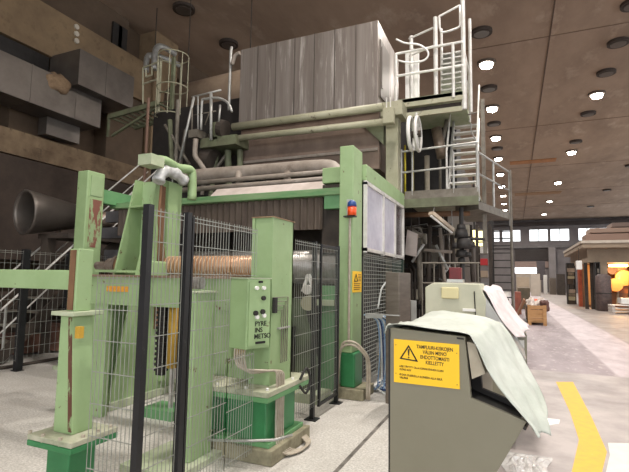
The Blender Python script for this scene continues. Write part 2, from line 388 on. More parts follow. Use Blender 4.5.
fence('wire mesh fence under the cabin windows, behind the tall green column', (-2.02, 6.45), (-2.02, 8.95), .1, 2.0, [(-2.02, 8.95)], sv=.1, sh=.06, r=.006, pw=.05)
fence('tall black mesh fence at the far left in front of the stairs', (-7.6, 3.2), (-7.6, 8.6), .15, 2.0, [(-7.6, 5.15), (-7.6, 6.0), (-7.6, 8.0)], sv=.1, sh=.2, r=.004, pw=.1)

# ---------------------------------------------------------------- near left column (rust streaked)
t = thing('machine_column', 'rust streaked green column with a bolted flange, nearest at the left', 'column', (-2.9, 2.4, 0))
c = MB().prism([(-3.0, 2.32, .5), (-2.81, 2.32, .5), (-2.88, 2.32, 1.31), (-3.0, 2.32, 1.31)], (0, .17, 0)).build('column_shaft', green, t, bevel=.008)
MB().prism([(-2.85, 2.316, .52), (-2.815, 2.316, .52), (-2.882, 2.316, 1.3), (-2.915, 2.316, 1.3)], (0, .012, 0)).build('rust_streak', rustp, c, label='rust stripe down the corner')
c = MB().box(-2.96, -2.87, 2.33, 2.46, 1.34, 1.79).build('upper_shaft', green, t, bevel=.006)
MB().box(-2.945, -2.89, 2.322, 2.335, 1.35, 1.78).build('rust_streak', rustg, c, label='brown rusted front strip')
MB().box(-3.05, -2.82, 2.28, 2.54, 1.31, 1.34).build('collar', paleplate, t, bevel=.004)
MB().box(-3.11, -2.68, 2.21, 2.60, .465, .50).build('flange', dustyg, t, bevel=.004, label='dusty upper flange plate')
MB().box(-3.11, -2.68, 2.21, 2.60, .425, .463).build('flange', greend, t, bevel=.004, label='dark green lower flange plate')
MB().box(-3.02, -2.80, 2.30, 2.52, .08, .425).build('pedestal', greend, t, bevel=.008)
MB().box(-3.16, -2.66, 2.16, 2.62, 0, .08).build('base_plate', plinthm, t, bevel=.01)
boltset(t, [(-3.11, 2.23), (-2.97, 2.225), (-2.8, 2.225), (-2.715, 2.33), (-2.715, 2.45), (-2.715, 2.56), (-3.11, 2.42), (-3.11, 2.56)], .5, m=conduit, r=.014, h=.018)
MB().box(-2.82, -2.78, 2.30, 2.34, 1.16, 1.24).build('latch', yelm, t)
MB().box(-5.2, -2.985, 2.38, 2.48, 1.49, 1.635).build('cross_beam', green, label='pale green horizontal beam running from the rusty column out of the left edge', cat='beam', bevel=.006)

# ---------------------------------------------------------------- tall column behind, with red worn paint
TY = 5.6; xl_ = at(76, 200, y=TY).x; xr_ = at(86.5, 200, y=TY).x; TZ = at(82, 170.5, y=TY).z; yr = at(105.5, 175, x=xr_).y
t = thing('machine_column', 'tall green column with worn red patch and panel, back left', 'column', ((xl_ + xr_) / 2, TY + .2, 0))
MB().box(xl_, xr_, TY, yr, 0, TZ).build('column_shaft', green, t, bevel=.02)
MB().box(xr_, xr_ + .006, TY + .07, yr - .05, TZ - 1.35, TZ - .5).build('worn_patch', mat('worn red patch', (142, 164, 122), (124, 78, 66), 5, .7, thr=(.44, .5), stretch=(1, 1.4, .6)), t, label='red brown worn paint patch')
MB().box(xr_, xr_ + .012, TY + .07, yr - .05, TZ - .44, TZ - .08).build('cover_plate', greenw, t, label='rectangular cover plate near the top', bevel=.003)
MB().box(xl_ - .15, xr_ + .15, TY - .12, yr + .12, 0, .06).build('base_plate', paleplate, t)
xb_ = xr_ - .05
MB().box(xb_ - .15, xb_, yr, 8.6, at(107, 204, x=xb_).z, at(107, 190, x=xb_).z).build('cross_beam', greenm, label='dark green beam from the tall worn column back towards the roll stand', cat='beam', bevel=.01)

# ---------------------------------------------------------------- A shaped roll stand
XN, XF2 = -4.42, -4.8
t = thing('roll_stand', 'tall pale green roll stand with slanted triangular ribs', 'roll stand', (-4.6, 4.7, 0))
def rib(x, th=.03):
    pt = at(158, 178, x=XN); pb = at(97, 403, x=XN); yb = max(pb.y, 4.12)
    return MB().prism([(x, yb, .1), (x, 5.25, .1), (x, 5.25, pt.z), (x, pt.y, pt.z)], (-th, 0, 0))
rib(XN).build('side_rib', green, t); rib(XF2).build('side_rib', green, t)
pt = at(158, 178, x=XN)
MB().box(XF2, XN - .03, pt.y + .12, 5.2, .1, pt.z - .01).build('post', greenw, t)
MB().box(XF2, XN - .03, pt.y - .12, pt.y + .12, at(120, 203, x=-4.6).z, at(120, 203, x=-4.6).z + .02).build('web_plate', green, t)
MB().box(XF2, XN - .03, 4.15, 4.6, 1.64, 1.67).build('web_plate', green, t)
MB().box(-5.0, XN + .02, 4.12, 5.5, 0, .1).build('base_plate', paleplate, t, bevel=.01)
MB().box(XN, XN + .05, 4.92, 5.12, .2, pt.z - .02).build('guide_rail', green, t)
MB().box(XN, XN + .03, 4.80, 4.88, .9, pt.z - .1).build('rack', rustg, t, label='rusty brown vertical strip')
MB().box(XN, XN + .1, 4.6, 4.95, 1.30, 1.80).build('bearing_block', green, t, bevel=.02)
p = smoothpath([at(158, 182, x=-4.3), at(163, 172, x=-4.3), at(174, 173, x=-4.3), at(184, 181, x=-4.3)])
MB().tube([q for q in p], [.08 + .012 * math.sin(i * 1.7) for i in range(len(p))], 10).build('wrapped_motor', mat('grey plastic wrap', (150, 150, 150), (196, 196, 196), 9, .3), t, smooth=True)
p = smoothpath([at(152, 160, x=-4.3), at(165, 161, x=-4.3), at(178, 168, x=-4.3), at(190, 170, x=-4.3), at(192, 178, x=-4.3), at(192, 200, x=-4.3)])
MB().tube(p, .065, 10).build('pipe', green, t, smooth=True)
MB().box(-4.42, -4.2, at(152, 160, x=-4.3).y - .12, at(152, 160, x=-4.3).y + .12, at(155, 163, x=-4.3).z - .06, at(155, 163, x=-4.3).z + .08).build('cap_block', paleplate, t)
MB().tube(smoothpath([(XN + .07, 4.75, pt.z), (XN + .1, 4.7, 2.3), (XN + .07, 4.85, 1.9), (XN + .08, 4.72, 1.5)]), .018, 6).build('hose', rustg, t, smooth=True)

# ---------------------------------------------------------------- long beam with label, roll, drums
t = thing('bed_beam', 'long pale green machine beam behind the mesh with an orange label', 'machine beam', (-4, 3.95, 0))
xl, xr = at(92, 277, y=3.9).x, -2.6
MB().box(xl, xr, 3.9, 4.02, 1.27, 1.585).build('beam_panel', green, t)
MB().box(xl, xr, 3.86, 4.04, 1.585, 1.61).build('top_rail', mat('worn brown rail', (120, 96, 80), (150, 128, 110), 5, .5), t)
MB().box(xl + .05, xl + .25, 3.92, 4.0, 0, 1.27).build('leg', green, t); MB().box(xr - .2, xr, 3.92, 4.0, 0, 1.27).build('leg', green, t)
a = at(107, 286, y=3.89); c = at(128, 292, y=3.89)
MB().box(a.x, c.x, 3.885, 3.9, c.z, a.z).build('label_plate', mat('orange label', (224, 170, 50), (200, 120, 50), 30, .5), t, label='orange yellow label plate')
t = thing('paper_roll', 'long brown shiny roll lying across the roll stands', 'roll', (-4.3, 5.0, 1.62))
ZR = 1.745
xs = [-5.6, -5.55, -5.5, -5.45, -5.3, -5.28, -5.2]
MB().tube([(-5.28, 5.0, ZR), (-2.55, 5.0, ZR)], .135, 28).build('roll_body', rollm, t, smooth=True)
MB().tube([(-5.75, 5, ZR), (-5.5, 5, ZR), (-5.49, 5, ZR), (-5.35, 5, ZR), (-5.34, 5, ZR), (-5.28, 5, ZR)], [.06, .06, .11, .11, .15, .15], 20).build('journal', mat('dirty steel journal', (150, 140, 130), (100, 84, 72), 6, .5, metal=.5), t)
mb = MB()
for i in range(40): mb.tube([(-5.2 + i * .065, 5, ZR), (-5.185 + i * .065, 5, ZR)], .1372, 24)
mb.build('winding_bands', mat('pale roll bands', (204, 170, 138), (176, 140, 108), 6, .4), t)
# green pedestal right behind the fence
t = thing('machine_pedestal', 'waist high pale green box pedestal behind the mesh gate', 'pedestal', (-2.62, 3.3, 0))
MB().box(-2.62, -2.5, 3.2, 3.5, .06, 1.46).build('pedestal_body', green, t, bevel=.008)
MB().box(-3.0, -2.42, 2.95, 3.56, 0, .06).build('base_plate', paleplate, t)
MB().box(-2.63, -2.49, 3.19, 3.51, 1.46, 1.475).build('top_plate', paleplate, t)
mt = MB().tube([at(191, 283, y=3.6), at(202, 283, y=3.6)], .06, 14); mt.build('small_motor', drumm, label='small dusty motor on top of the green pedestal behind the mesh', cat='motor')
# hydraulic unit with yellow cylinder, between the two black posts
t = thing('hydraulic_cylinder', 'yellow cylinder with black gear rack seen between the two black posts', 'hydraulic cylinder', (-3.6, 4.4, 0))
a = at(173, 350, y=4.3); d = at(177, 303, y=4.3)
MB().tube([(a.x, 4.3, .55), (a.x, 4.3, d.z)], .065, 14).build('cylinder_barrel', yelm, t, smooth=True)
MB().tube([(a.x, 4.3, .1), (a.x, 4.3, .55)], .03, 10).build('piston_rod', drumm, t)
mb = MB().box(a.x - .22, a.x - .12, 4.27, 4.33, .45, d.z)
for i in range(14): mb.box(a.x - .24, a.x - .1, 4.25, 4.35, .5 + i * .06, .53 + i * .06)
mb.build('gear_rack', blackm, t)
MB().box(a.x - .3, a.x + .15, 4.15, 4.5, 0, .1).build('foot', greenm, t)
MB().box(a.x - .26, a.x + .1, 4.2, 4.4, d.z, d.z + .07).build('bracket', green, t)
t = thing('gear_unit', 'small yellow gear unit left of the dark green pedestal', 'gearbox', (-2.75, 4.3, 0))
a = at(224, 350, y=4.4)
MB().box(a.x - .18, a.x + .2, 4.3, 4.6, .75, 1.0).build('housing', yelm, t, bevel=.02)
MB().box(a.x - .02, a.x + .05, 4.28, 4.5, 1.0, 1.2).build('oil_tank', yellow, t, bevel=.01)
mb = MB()
for i in range(6): mb.box(a.x - .16 + i * .06, a.x - .13 + i * .06, 4.28, 4.6, .62, .76)
mb.build('cooling_fins', blackm, t)
MB().box(a.x - .2, a.x + .22, 4.3, 4.62, 0, .62).build('stand', greenm, t)

# ---------------------------------------------------------------- column with switch box
t = thing('machine_column', 'stout pale green column carrying the switch box on a dark green pedestal', 'column', (-2.2, 3.85, 0))
sh = MB().box(-2.08, -2.06, 3.74, 4.18, .62, 2.17).box(-2.28, -2.08, 3.76, 3.78, .62, 2.17).box(-2.28, -2.26, 3.76, 4.18, .62, 2.17).box(-2.28, -2.06, 4.16, 4.18, .62, 2.17)
sh.build('column_shaft', green, t)
MB().box(-2.29, -2.05, 3.73, 4.19, 2.17, 2.18).build('top_plate', mat('rusty edge plate', (150, 130, 100), (110, 80, 60), 9, .8), t)
MB().box(-2.29, -2.26, 3.745, 3.79, .62, 2.17).build('edge_flange', green, t)
MB().prism([(-2.28, 3.90, .62), (-2.66, 3.90, .62), (-2.28, 3.90, 1.06)], (0, .03, 0)).build('gusset', green, t)
MB().box(-2.80, -1.95, 3.52, 4.42, .575, .62).build('flange', dustyg, t, bevel=.004, label='dusty flange plate')
MB().box(-2.80, -1.95, 3.52, 4.42, .53, .573).build('flange', greenm, t, bevel=.004)
MB().box(-2.30, -2.02, 3.62, 4.2, .17, .53).build('pedestal', greend, t, bevel=.01)
MB().box(-2.72, -2.32, 3.70, 4.2, .17, .53).build('pedestal_wing', greend, t, bevel=.006, label='dark green side block of the pedestal')
MB().box(-2.76, -2.735, 3.68, 3.72, .17, .53).build('strut', whitem, t)
MB().box(-2.62, -1.97, 3.60, 4.3, .13, .17).build('base_plate', greenm, t, bevel=.004)
MB().box(-2.68, -1.92, 3.56, 4.36, 0, .13).build('plinth', plinthm, t, bevel=.01)
boltset(t, [(-2.75, 3.58), (-2.5, 3.57), (-2.2, 3.57), (-2.0, 3.6), (-2.0, 4.1), (-2.0, 4.35)], .62, m=whitem, r=.014, h=.02)
MB().tube([at(208, 440, y=3.4), at(240, 441, y=3.45), at(275, 440, y=3.5), at(292, 435, x=-1.8)], .012, 8).build('floor_tube', galv, label='thin galvanized tube lying across the foot of the switch box column', cat='pipe', smooth=True)
# switch box
t = thing('switch_box', 'pale green control box with switches and stencilled letters on the column', 'control box', (-2.15, 3.5, .97))
bx0 = Vector((-2.335, 3.5)); bx1 = Vector((-2.12, 3.4)); bx2 = at(271, 291, y=3.62)
# box: front-left face (facing camera), right face carries the switches
A = at(231, 278, y=3.5); B = at(248, 279, y=3.46); D = at(271, 278, x=-2.05)
Cc = Vector((D.x, D.y, 0)); Dd = Vector((A.x + (Cc.x - B.x), A.y + (Cc.y - B.y), 0))
z0, z1 = .975, 1.59
MB().prism([(A.x, A.y, z0), (B.x, B.y, z0), (Cc.x, Cc.y, z0), (Dd.x, Dd.y, z0)], (0, 0, z1 - z0)).build('enclosure', green, t, bevel=.008)
fx = (Vector((Cc.x, Cc.y, 0)) - Vector((B.x, B.y, 0))); FLN = fx.length; fx.normalize(); fn = fx.cross(Vector((0, 0, 1)))
MB().prism([Vector((B.x, B.y, z1)) - fx * .01 - Vector((.2, -.04, 0)) * 1.0, Vector((B.x, B.y, z1)) - fx * .01, Vector((Cc.x, Cc.y, z1)) + fx * .01, Vector((Dd.x, Dd.y, z1))], (0, 0, .012)).build('lid', paleplate, t)
def onface(s, z, d=0): return Vector((B.x, B.y, z)) + fx * (s * FLN) + fn * d
door = MB().prism([onface(.05, z0 + .03), onface(.95, z0 + .03), onface(.95, z1 - .03), onface(.05, z1 - .03)], fn * .012).build('door', green, t)
def knob(s, z, r, m, nm): MB().tube([onface(s, z, .01), onface(s, z, .035)], r, 12).build(nm, m, t)
knob(.32, z1 - .08, .017, whitem, 'signal_lamp'); knob(.62, z1 - .08, .017, whitem, 'signal_lamp'); knob(.62, z1 - .17, .02, blackm, 'selector_switch')
knob(.30, z1 - .30, .022, blackm, 'selector_switch'); knob(.60, z1 - .29, .022, blackm, 'selector_switch'); knob(.36, z1 - .335, .018, whitem, 'push_button'); knob(.66, z1 - .325, .018, whitem, 'push_button')
MB().prism([onface(.42, z1 - .035, .012), onface(.58, z1 - .035, .012), onface(.58, z1 - .015, .012), onface(.42, z1 - .015, .012)], fn * .01).build('name_plate', inkm, t)
MB().prism([onface(.35, z0 + .045, .012), onface(.75, z0 + .045, .012), onface(.75, z0 + .065, .012), onface(.35, z0 + .065, .012)], fn * .01).build('name_plate', inkm, t)
bz = Matrix.Identity(4)
def facem(s, z, d=.014):
    o = onface(s, z, d); return Matrix(((fx.x, 0, fn.x, o.x), (fx.y, 0, fn.y, o.y), (0, 1, 0, o.z), (0, 0, 0, 1)))
for s_, z_, tx in ((.3, .2, 'PYRE'), (.3, .145, 'INS'), (.28, .09, 'METSO')): text('lettering', tx, .06, inkm, t, facem(s_, z0 + z_), kx=1.0)
# conduits down the column's right face, turning to the floor
t = thing('conduit_bundle', 'bundle of grey conduits running from the switch box down to the floor', 'cable conduits', (-1.95, 3.8, 0))
for i in range(5):
    o = i * .034
    pts = smoothpath([(-2.28 + o * .7, 3.5 + o * .1, .98), (-2.27 + o * .7, 3.49, .88), (-2.19 + o * .4, 3.48 + o * .3, .81 - o * .25), (-2.03, 3.62 + o * .8, .785 - o * .15), (-1.985, 3.72 + o, .76 - o * .2),
                      (-1.98, 3.735 + o, .62), (-1.98, 3.735 + o, .3), (-1.965, 3.735 + o, .12), (-1.90, 3.80 + o * .9, .035), (-1.83, 3.95 + o * .8, .03), (-1.85, 4.12 + o * .6, .04), (-1.98, 4.2 + o * .6, .08)], 5)
    MB().tube(pts, .0095, 8).build('conduit', conduit, t, smooth=True)
t = thing('conduit_bundle', 'thin dark conduits clipped on the column face right of the switch box', 'cable conduits', (-1.99, 3.95, 1.0))
for i in range(4):
    MB().tube([(-2.045, 3.76, 1.42 - i * .04), (-2.045, 4.05 - i * .04, 1.42 - i * .04), (-2.045, 4.05 - i * .04, .8)], .006, 6).build('conduit', mat('dark conduit', (96, 92, 80), (130, 126, 110), 10, .5), t)
MB().box(-2.06, -2.03, 3.86, 4.09, 1.12, 1.135).build('clip', galv, t)
MB().box(-2.05, -2.02, 3.745, 3.79, 1.28, 1.42).build('terminal', blackm, t)
t = MB().tube(smoothpath([(-1.93, 4.12, .62), (-1.9, 4.2, .72), (-1.88, 4.25, .6), (-1.9, 4.2, .48), (-1.93, 4.12, .56)]), .013, 8)
t.build('cable_loop', blackm, label='small black cable loop beside the conduits at the flange', cat='cable', smooth=True)

# ---------------------------------------------------------------- tall main column
t = thing('machine_column', 'tallest pale green column with beacon and yellow notice, in front of the cabin', 'column', (-2.1, 6.2, 0))
MB().box(-2.25, -2.04, 6.0, 6.42, .6, 3.5).build('column_shaft', green, t, bevel=.015)
MB().box(-2.21, -2.0, 6.0, 6.35, .14, .6).build('pedestal', greend, t, bevel=.02)
MB().box(-2.28, -1.86, 5.93, 6.45, 0, .14).build('plinth', plinthm, t, bevel=.01)
MB().tube([(-2.08, 5.98, .7), (-2.08, 5.98, 2.45)], .018, 8).build('conduit', conduit, t)
MB().box(-2.13, -2.06, 5.985, 6.0, 2.5, 2.72).build('junction_plate', galv, t)
t = thing('warning_beacon', 'small beacon with blue cap and orange lens on the tallest green column', 'beacon', (-1.97, 5.9, 2.5))
a = at(352, 209, y=5.9)
MB().tube([(a.x, 5.9, a.z - .09), (a.x, 5.9, a.z + .03)], .062, 16).build('lens', orangem, t, smooth=True)
MB().tube([(a.x, 5.9, a.z + .03), (a.x, 5.9, a.z + .09), (a.x, 5.9, a.z + .12)], [.066, .06, .03], 16).build('cap', bluem, t, smooth=True)
MB().box(a.x - .12, a.x + .05, 5.88, 5.96, a.z - .11, a.z - .09).build('bracket', blackm, t)
t = thing('warning_notice', 'small yellow notice on the tallest green column', 'sign', (-2, 5.965, 1.5))
XS = -2.037
a = at(352.6, 271, x=XS); c = at(361.3, 292, x=XS)
MB().box(-2.04, -2.034, a.y, min(c.y, 6.41), c.z, a.z).build('sign_panel', yellow, t)
wy = min(c.y, 6.41) - a.y; XI = -2.0335
mb = MB(); yc = a.y + wy * .34; zb = a.z - .14
mb.bar((XI, yc - .07, zb), (XI, yc + .07, zb), .012); mb.bar((XI, yc - .07, zb), (XI, yc, zb + .1), .012); mb.bar((XI, yc + .07, zb), (XI, yc, zb + .1), .012)
mb.build('hazard_triangle', inkm, t)
mb = MB()
for i in range(5): mb.box(-2.034, -2.032, a.y + wy * .6, a.y + wy * .92, a.z - .05 - i * .022, a.z - .04 - i * .022)
for i in range(4): mb.box(-2.034, -2.032, a.y + wy * .12, a.y + wy * (.85 - .1 * (i % 2)), a.z - .18 - i * .026, a.z - .17 - i * .026)
mb.build('notice_lines', mat('brown ink', (120, 84, 30), rough=.7), t)
# flexible pipes at its foot
t = thing('conduit_bundle', 'white bent conduits at the foot of the tallest green column', 'cable conduits', (-2.0, 5.85, 0))
for i in range(2):
    MB().tube(smoothpath([(-2.22 + i * .03, 5.85, .02), (-2.2 + i * .03, 5.85, .5), (-2.12, 5.85, .70 + i * .04), (-1.98, 5.87, .73 + i * .04), (-1.87, 5.92, .64 + i * .04), (-1.82 + i * .03, 5.98, .5), (-1.82 + i * .03, 5.98, .02)]), .017, 8).build('conduit', conduit, t, smooth=True)
# cabin with windows
t = thing('control_cabin', 'green framed cabin with milky sliding windows behind the tallest column', 'cabin', (-2.0, 7.4, 2))
YC0, YC1 = 6.44, 9.0
zt0, zt1 = at(404, 207, x=-1.98).z, 3.13
MB().box(-2.7, -1.98, YC0, YC1, zt0 + .02, 3.32).build('roof_beam', green, t, bevel=.01)
MB().box(-2.03, -1.98, YC0, YC1, 2.02, 2.07).box(-2.03, -1.98, YC0, YC1, zt0 - .04, zt0 + .02).box(-2.03, -1.98, YC0, YC0 + .05, 2.0, zt0).box(-2.03, -1.98, YC1 - .06, YC1, 2.0, zt0).box(-2.03, -1.98, 7.42, 7.48, 2.0, zt0).box(-2.03, -1.98, 8.26, 8.31, 2.0, zt0).build('window_frame', galvb, t)
MB().box(-2.015, -2.005, YC0 + .05, 7.43, 2.05, zt0 - .04).build('pane', mirr, t)
MB().box(-2.015, -2.005, 7.48, 8.26, 2.05, zt0 - .04).build('pane', mirr, t)
MB().box(-2.025, -2.02, 8.31, YC1 - .06, 2.05, zt0 - .04).build('pane', mat('dark pane', (70, 62, 66), (96, 88, 92), 2, .2), t, label='darker pane of the half open window')
MB().box(-2.7, -2.06, YC0 + .02, YC1 - .02, 2.0, zt0).build('cabin_body', darkm, t)
MB().box(-2.2, -2.0, 8.9, 9.05, 0, 2.0).build('corner_post', mat('deep green post', (26, 60, 44), rough=.5), t)
MB().box(-2.9, -2.3, 6.95, 8.1, 0, 1.99).build('machine_cabinet', blackm, label='black machine base behind the mesh below the cabin', cat='machine')

# ---------------------------------------------------------------- curtain, roof sheets, pipes in front of the hood
t = thing('ribbed_curtain', 'brown ribbed curtain hanging from a long green beam', 'curtain', (-4.5, 6.4, 2.3))
xa, xb = -6.9, at(322, 227, y=6.4).x
def cf(u, v):
    x = xa + (xb - xa) * u; return (x, 6.42 + .025 * math.sin(x * 2 * math.pi / .12), 2.36 + .55 * v)
MB().grid(cf, 360, 1).build('curtain_sheet', curtm, t, solid=.01)
MB().box(-7.0, -2.26, 6.3, 6.5, 2.86, 2.97).build('curtain_beam', mat('dusty green beam', (122, 146, 106), (84, 132, 84), 2, .7, stretch=(1, 1, 6)), t, label='green beam along the top', bevel=.01)
MB().box(-2.62, -2.27, 6.34, 6.46, 2.66, 2.86).build('end_bracket', greenm, t)
MB().prism([(-5.0, 6.6, 2.97), (-2.3, 6.6, 2.97), (-2.3, 6.9, 3.22), (-5.0, 6.9, 3.22)], (0, .02, 0)).build('roof_sheet', pinkm, label='pale pinkish sloped sheet resting on the green curtain beam', cat='roof sheet')
mb = MB(); mb.tube([(-6.2, 7.1, 3.30), (-2.3, 7.1, 3.30)], .05, 10); mb.build('steel_pipe', pipem, label='lower thin pipe just above the pale sloped sheet', cat='pipe', smooth=True)
mb = MB(); mb.tube([(-6.0, 7.2, 3.45), (-2.3, 7.2, 3.45)], .045, 10); mb.build('steel_pipe', pipem, label='upper thin pipe just under the large grey duct', cat='pipe', smooth=True)
t = thing('round_duct', 'large grey round duct running across above the green beam', 'duct', (-4.5, 7.5, 3.5))
a = at(203, 176, y=7.5); b_ = at(330, 167, y=7.5)
MB().tube(smoothpath([(a.x - .5, 7.5, a.z - .02), (a.x, 7.5, a.z), ((a.x + b_.x) / 2, 7.5, (a.z + b_.z) / 2 + .0), (b_.x - .15, 7.5, b_.z), (b_.x + .1, 7.5, b_.z - .1), (b_.x + .35, 7.5, b_.z - .35)]), [.15] * 21, 18).build('duct_pipe', pipem, t, smooth=True)
for u in (242, 290):
    q = at(u, 178, y=7.5); MB().tube([(q.x, 7.4, q.z + .08), (q.x + .04, 7.3, q.z - .08), (q.x + .12, 7.25, q.z - .18)], .07, 12).build('nozzle', pipem, t, smooth=True)
# machine interior: drum behind the fence, frames
t = thing('dryer_drum', 'silver drum with grey frames behind the black mesh fence', 'drum', (-3, 6.6, 1.4))
MB().tube([(-6.6, 6.7, 1.79), (-6.5, 6.7, 1.79), (-2.45, 6.7, 1.79), (-2.4, 6.7, 1.79)], [.1, .27, .27, .1], 32).build('drum_shell', drumm, t, smooth=True)
MB().tube([(-2.4, 6.7, 1.79), (-2.28, 6.7, 1.79)], .09, 16).build('journal', galv, t)
MB().box(-2.62, -2.35, 6.2, 6.4, 0, 1.5).build('frame_post', greenm, t)
MB().box(-3.4, -2.35, 6.1, 6.2, 1.22, 1.30).build('frame_rail', paleplate, t)
t = thing('linkage', 'white lever linkage below the silver drum', 'linkage', (-2.9, 5.9, 1.2))
for q, s_ in ((at(303, 283, y=5.9), 1), (at(314, 283, y=5.9), -1)):
    MB().bar((q.x, 5.9, q.z - .12), (q.x + .08 * s_, 5.9, q.z + .12), .04).build('lever', whitem, t)
q = at(308, 286, y=5.88); MB().tube([(q.x, 5.84, q.z - .05), (q.x, 5.92, q.z - .05)], .07, 14).build('hub', galvb, t)
t = thing('roll_carriage', 'pale green machine side frame with round cover behind the black mesh', 'machine frame', (-3.1, 5.7, 0))
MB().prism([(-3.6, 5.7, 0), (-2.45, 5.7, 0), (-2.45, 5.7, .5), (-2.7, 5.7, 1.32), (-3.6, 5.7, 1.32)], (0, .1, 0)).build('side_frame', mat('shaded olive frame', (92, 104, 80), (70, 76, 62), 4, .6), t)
q = at(309, 303, y=5.65); MB().tube([(q.x, 5.6, q.z), (q.x, 5.7, q.z)], .1, 18).build('round_cover', sage, t)
MB().box(-3.5, -2.75, 5.62, 5.7, .35, .95).build('dark_guard', blackm, t)
MB().box(-3.6, -2.3, 5.5, 5.9, 0, .12).build('base_plate', paleplate, t)
# dark body of the press section
t = thing('press_section', 'dark press section body behind the rolls and the curtain', 'machine', (-5, 8.3, 0))
MB().box(-8.2, -2.7, 8.2, 8.5, 0, 2.9).build('back_frame', darkm, t)
for x in (-7.2, -5.8, -4.4, -3.1): MB().box(x, x + .25, 7.9, 8.2, 0, 3.1).build('frame_post', blackm, t)
MB().box(-8.2, -2.7, 7.8, 8.2, 2.6, 2.8).build('frame_beam', blackm, t)
MB().tube([(-7.6, 7.4, .8), (-2.7, 7.4, .8)], .4, 24).build('lower_roll', blackm, t, smooth=True)
for k, (u0, v0, u1, v1) in enumerate(((108, 212, 152, 205), (104, 228, 150, 226), (106, 250, 128, 247))):
    q0 = at(u0, v0, y=6.9); q1 = at(u1, v1, y=6.9)
    MB().box(q0.x, q1.x, 6.85, 7.0, q0.z - .22, q0.z).build('machine_beam', mat('slate beam', (72, 72, 76), (92, 90, 92), 4, .6), label=['top', 'middle', 'lowest'][k] + ' slate grey beam seen between the worn column and the roll stand', cat='beam')

# ---------------------------------------------------------------- the hood
HY = 9.0
t = thing('dryer_hood', 'large grey sheet metal hood hanging above the machine', 'hood', (-4.3, 10, 3.9))
xl = at(241, 48, y=HY).x; xr = at(378, 20, y=HY).x; zt = at(378, 20, y=HY).z; zm = at(381, 110, y=HY).z
mb = MB().box(xl, xr, HY, 10.9, zm, zt)
hb = mb.build('hood_body', hoodm, t, bevel=.01)
mb = MB()
for i in range(1, 7): x = xl + (xr - xl) * i / 7; mb.box(x - .012, x + .012, HY - .012, HY + .01, zm, zt)
mb.build('panel_seam', ductm, hb)
mb = MB().box(xr, xr + .02, HY + .15, 9.9, 5.5, zt - .35).box(xr + .02, xr + .04, HY + .2, HY + .28, 5.7, zt - .5)
mb.build('side_door', ductm, t)
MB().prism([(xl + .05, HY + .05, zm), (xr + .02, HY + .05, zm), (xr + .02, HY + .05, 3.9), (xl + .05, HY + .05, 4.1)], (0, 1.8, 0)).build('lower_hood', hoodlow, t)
MB().box(xl + .1, xr, HY + .0, HY + .05, 4.28, 4.34).build('drip_edge', pipem, t)
# sage green support frame next to it
t = thing('support_frame', 'sage green post and bracket under the right end of the hood', 'support post', (-2.2, 9.2, 0))
MB().box(-2.38, -2.12, 9.06, 9.32, 0, 5.0).build('post', sage, t, bevel=.01)
MB().prism([(-2.42, 9.0, 4.4), (-2.42, 9.0, 4.95), (-2.95, 9.0, 4.95)], (0, .2, 0)).build('bracket', dirtysage, t)
MB().box(-2.45, -2.0, 8.9, 9.4, 4.95, 5.25).build('head_block', sage, t, bevel=.01)
a0 = at(233, 127, y=8.7); a1 = at(383, 107, y=8.7)
MB().tube([a0, a1], .085, 14).build('green_pipe', sage, label='upper sage green pipe across the hood front', cat='pipe', smooth=True)
a0 = at(222, 140, y=8.65); a1 = at(392, 121, y=8.65)
MB().tube([a0, a1], .07, 14).build('green_pipe', sage, label='lower sage green pipe across the hood front', cat='pipe', smooth=True)
t = thing('hanging_box', 'small grey electrical box hanging at the right end of the green pipes', 'junction box', (-2.2, 8.6, 4.9))
a = at(388, 113, y=8.6); MB().box(a.x - .1, a.x + .12, 8.55, 8.7, a.z - .22, a.z + .1).build('box_body', sage, t, bevel=.01)
MB().tube([(a.x - .03, 8.6, a.z + .1), (a.x - .03, 8.6, a.z + .32)], .012, 6).build('hanger', galvb, t); MB().tube([(a.x + .05, 8.6, a.z + .1), (a.x + .05, 8.6, a.z + .32)], .012, 6).build('hanger', galvb, t)
# vertical drop pipe left of hood
a = at(231, 47, y=9.0)
MB().tube(smoothpath([(a.x, 9.0, at(231, 110, y=9).z), (a.x, 9.0, a.z - .4), (a.x, 9.0, a.z - .1)]) + [(a.x + .02, 9.0, a.z)], .035, 8).build('drop_pipe', galv, label='thin vertical pipe at the left edge of the hood', cat='pipe', smooth=True)
MB().tube(smoothpath([at(232, 65, y=8.95), at(235, 56, y=8.95), at(240, 53, y=8.95)]), .05, 8).build('drop_pipe', pipem, label='short bent pipe joining the hood at its top left corner', cat='pipe', smooth=True)

# ---------------------------------------------------------------- upper platform with stair tower
UY = 9.3; UX0 = -2.25; UX1 = -.86
t = thing('upper_platform', 'upper galvanized platform with railings beside the hood top', 'platform', (-1.5, 9.9, 5.2))
MB().box(UX0, UX1, UY, 11.2, 5.34, 5.42).build('deck', paleplate, t)
MB().box(UX0, UX1, UY, UY + .06, 5.24, 5.42).build('deck_edge', sage, t, bevel=.005)
MB().box(UX0, UX1 - .02, UY + .02, UY + .08, 5.02, 5.12).build('lower_edge_beam', sage, t)
MB().box(UX0 + .1, UX1 - .05, UY + .12, UY + .2, 5.10, 5.24).build('web_beam', darkm, t)
for z in (6.45, 5.95): MB().tube([(UX0 + .03, UY, z), (UX1, UY, z)], .028, 8).build('handrail' if z > 6 else 'mid_rail', galvb, t)
for z in (6.45, 5.95): MB().tube([(UX1, UY, z), (UX1, 10.9, z)], .028, 8).build('handrail' if z > 6 else 'mid_rail', galvb, t)
for x in (UX0 + .03, UX1 - .18): MB().tube([(x, UY, 5.1 if x < -2 else 5.3), (x, UY, 6.45)], .032, 8).build('rail_post', galvb, t)
for y in (10.0, 10.9): MB().tube([(UX1, y, 5.3), (UX1, y, 6.45)], .028, 8).build('rail_post', galvb, t)
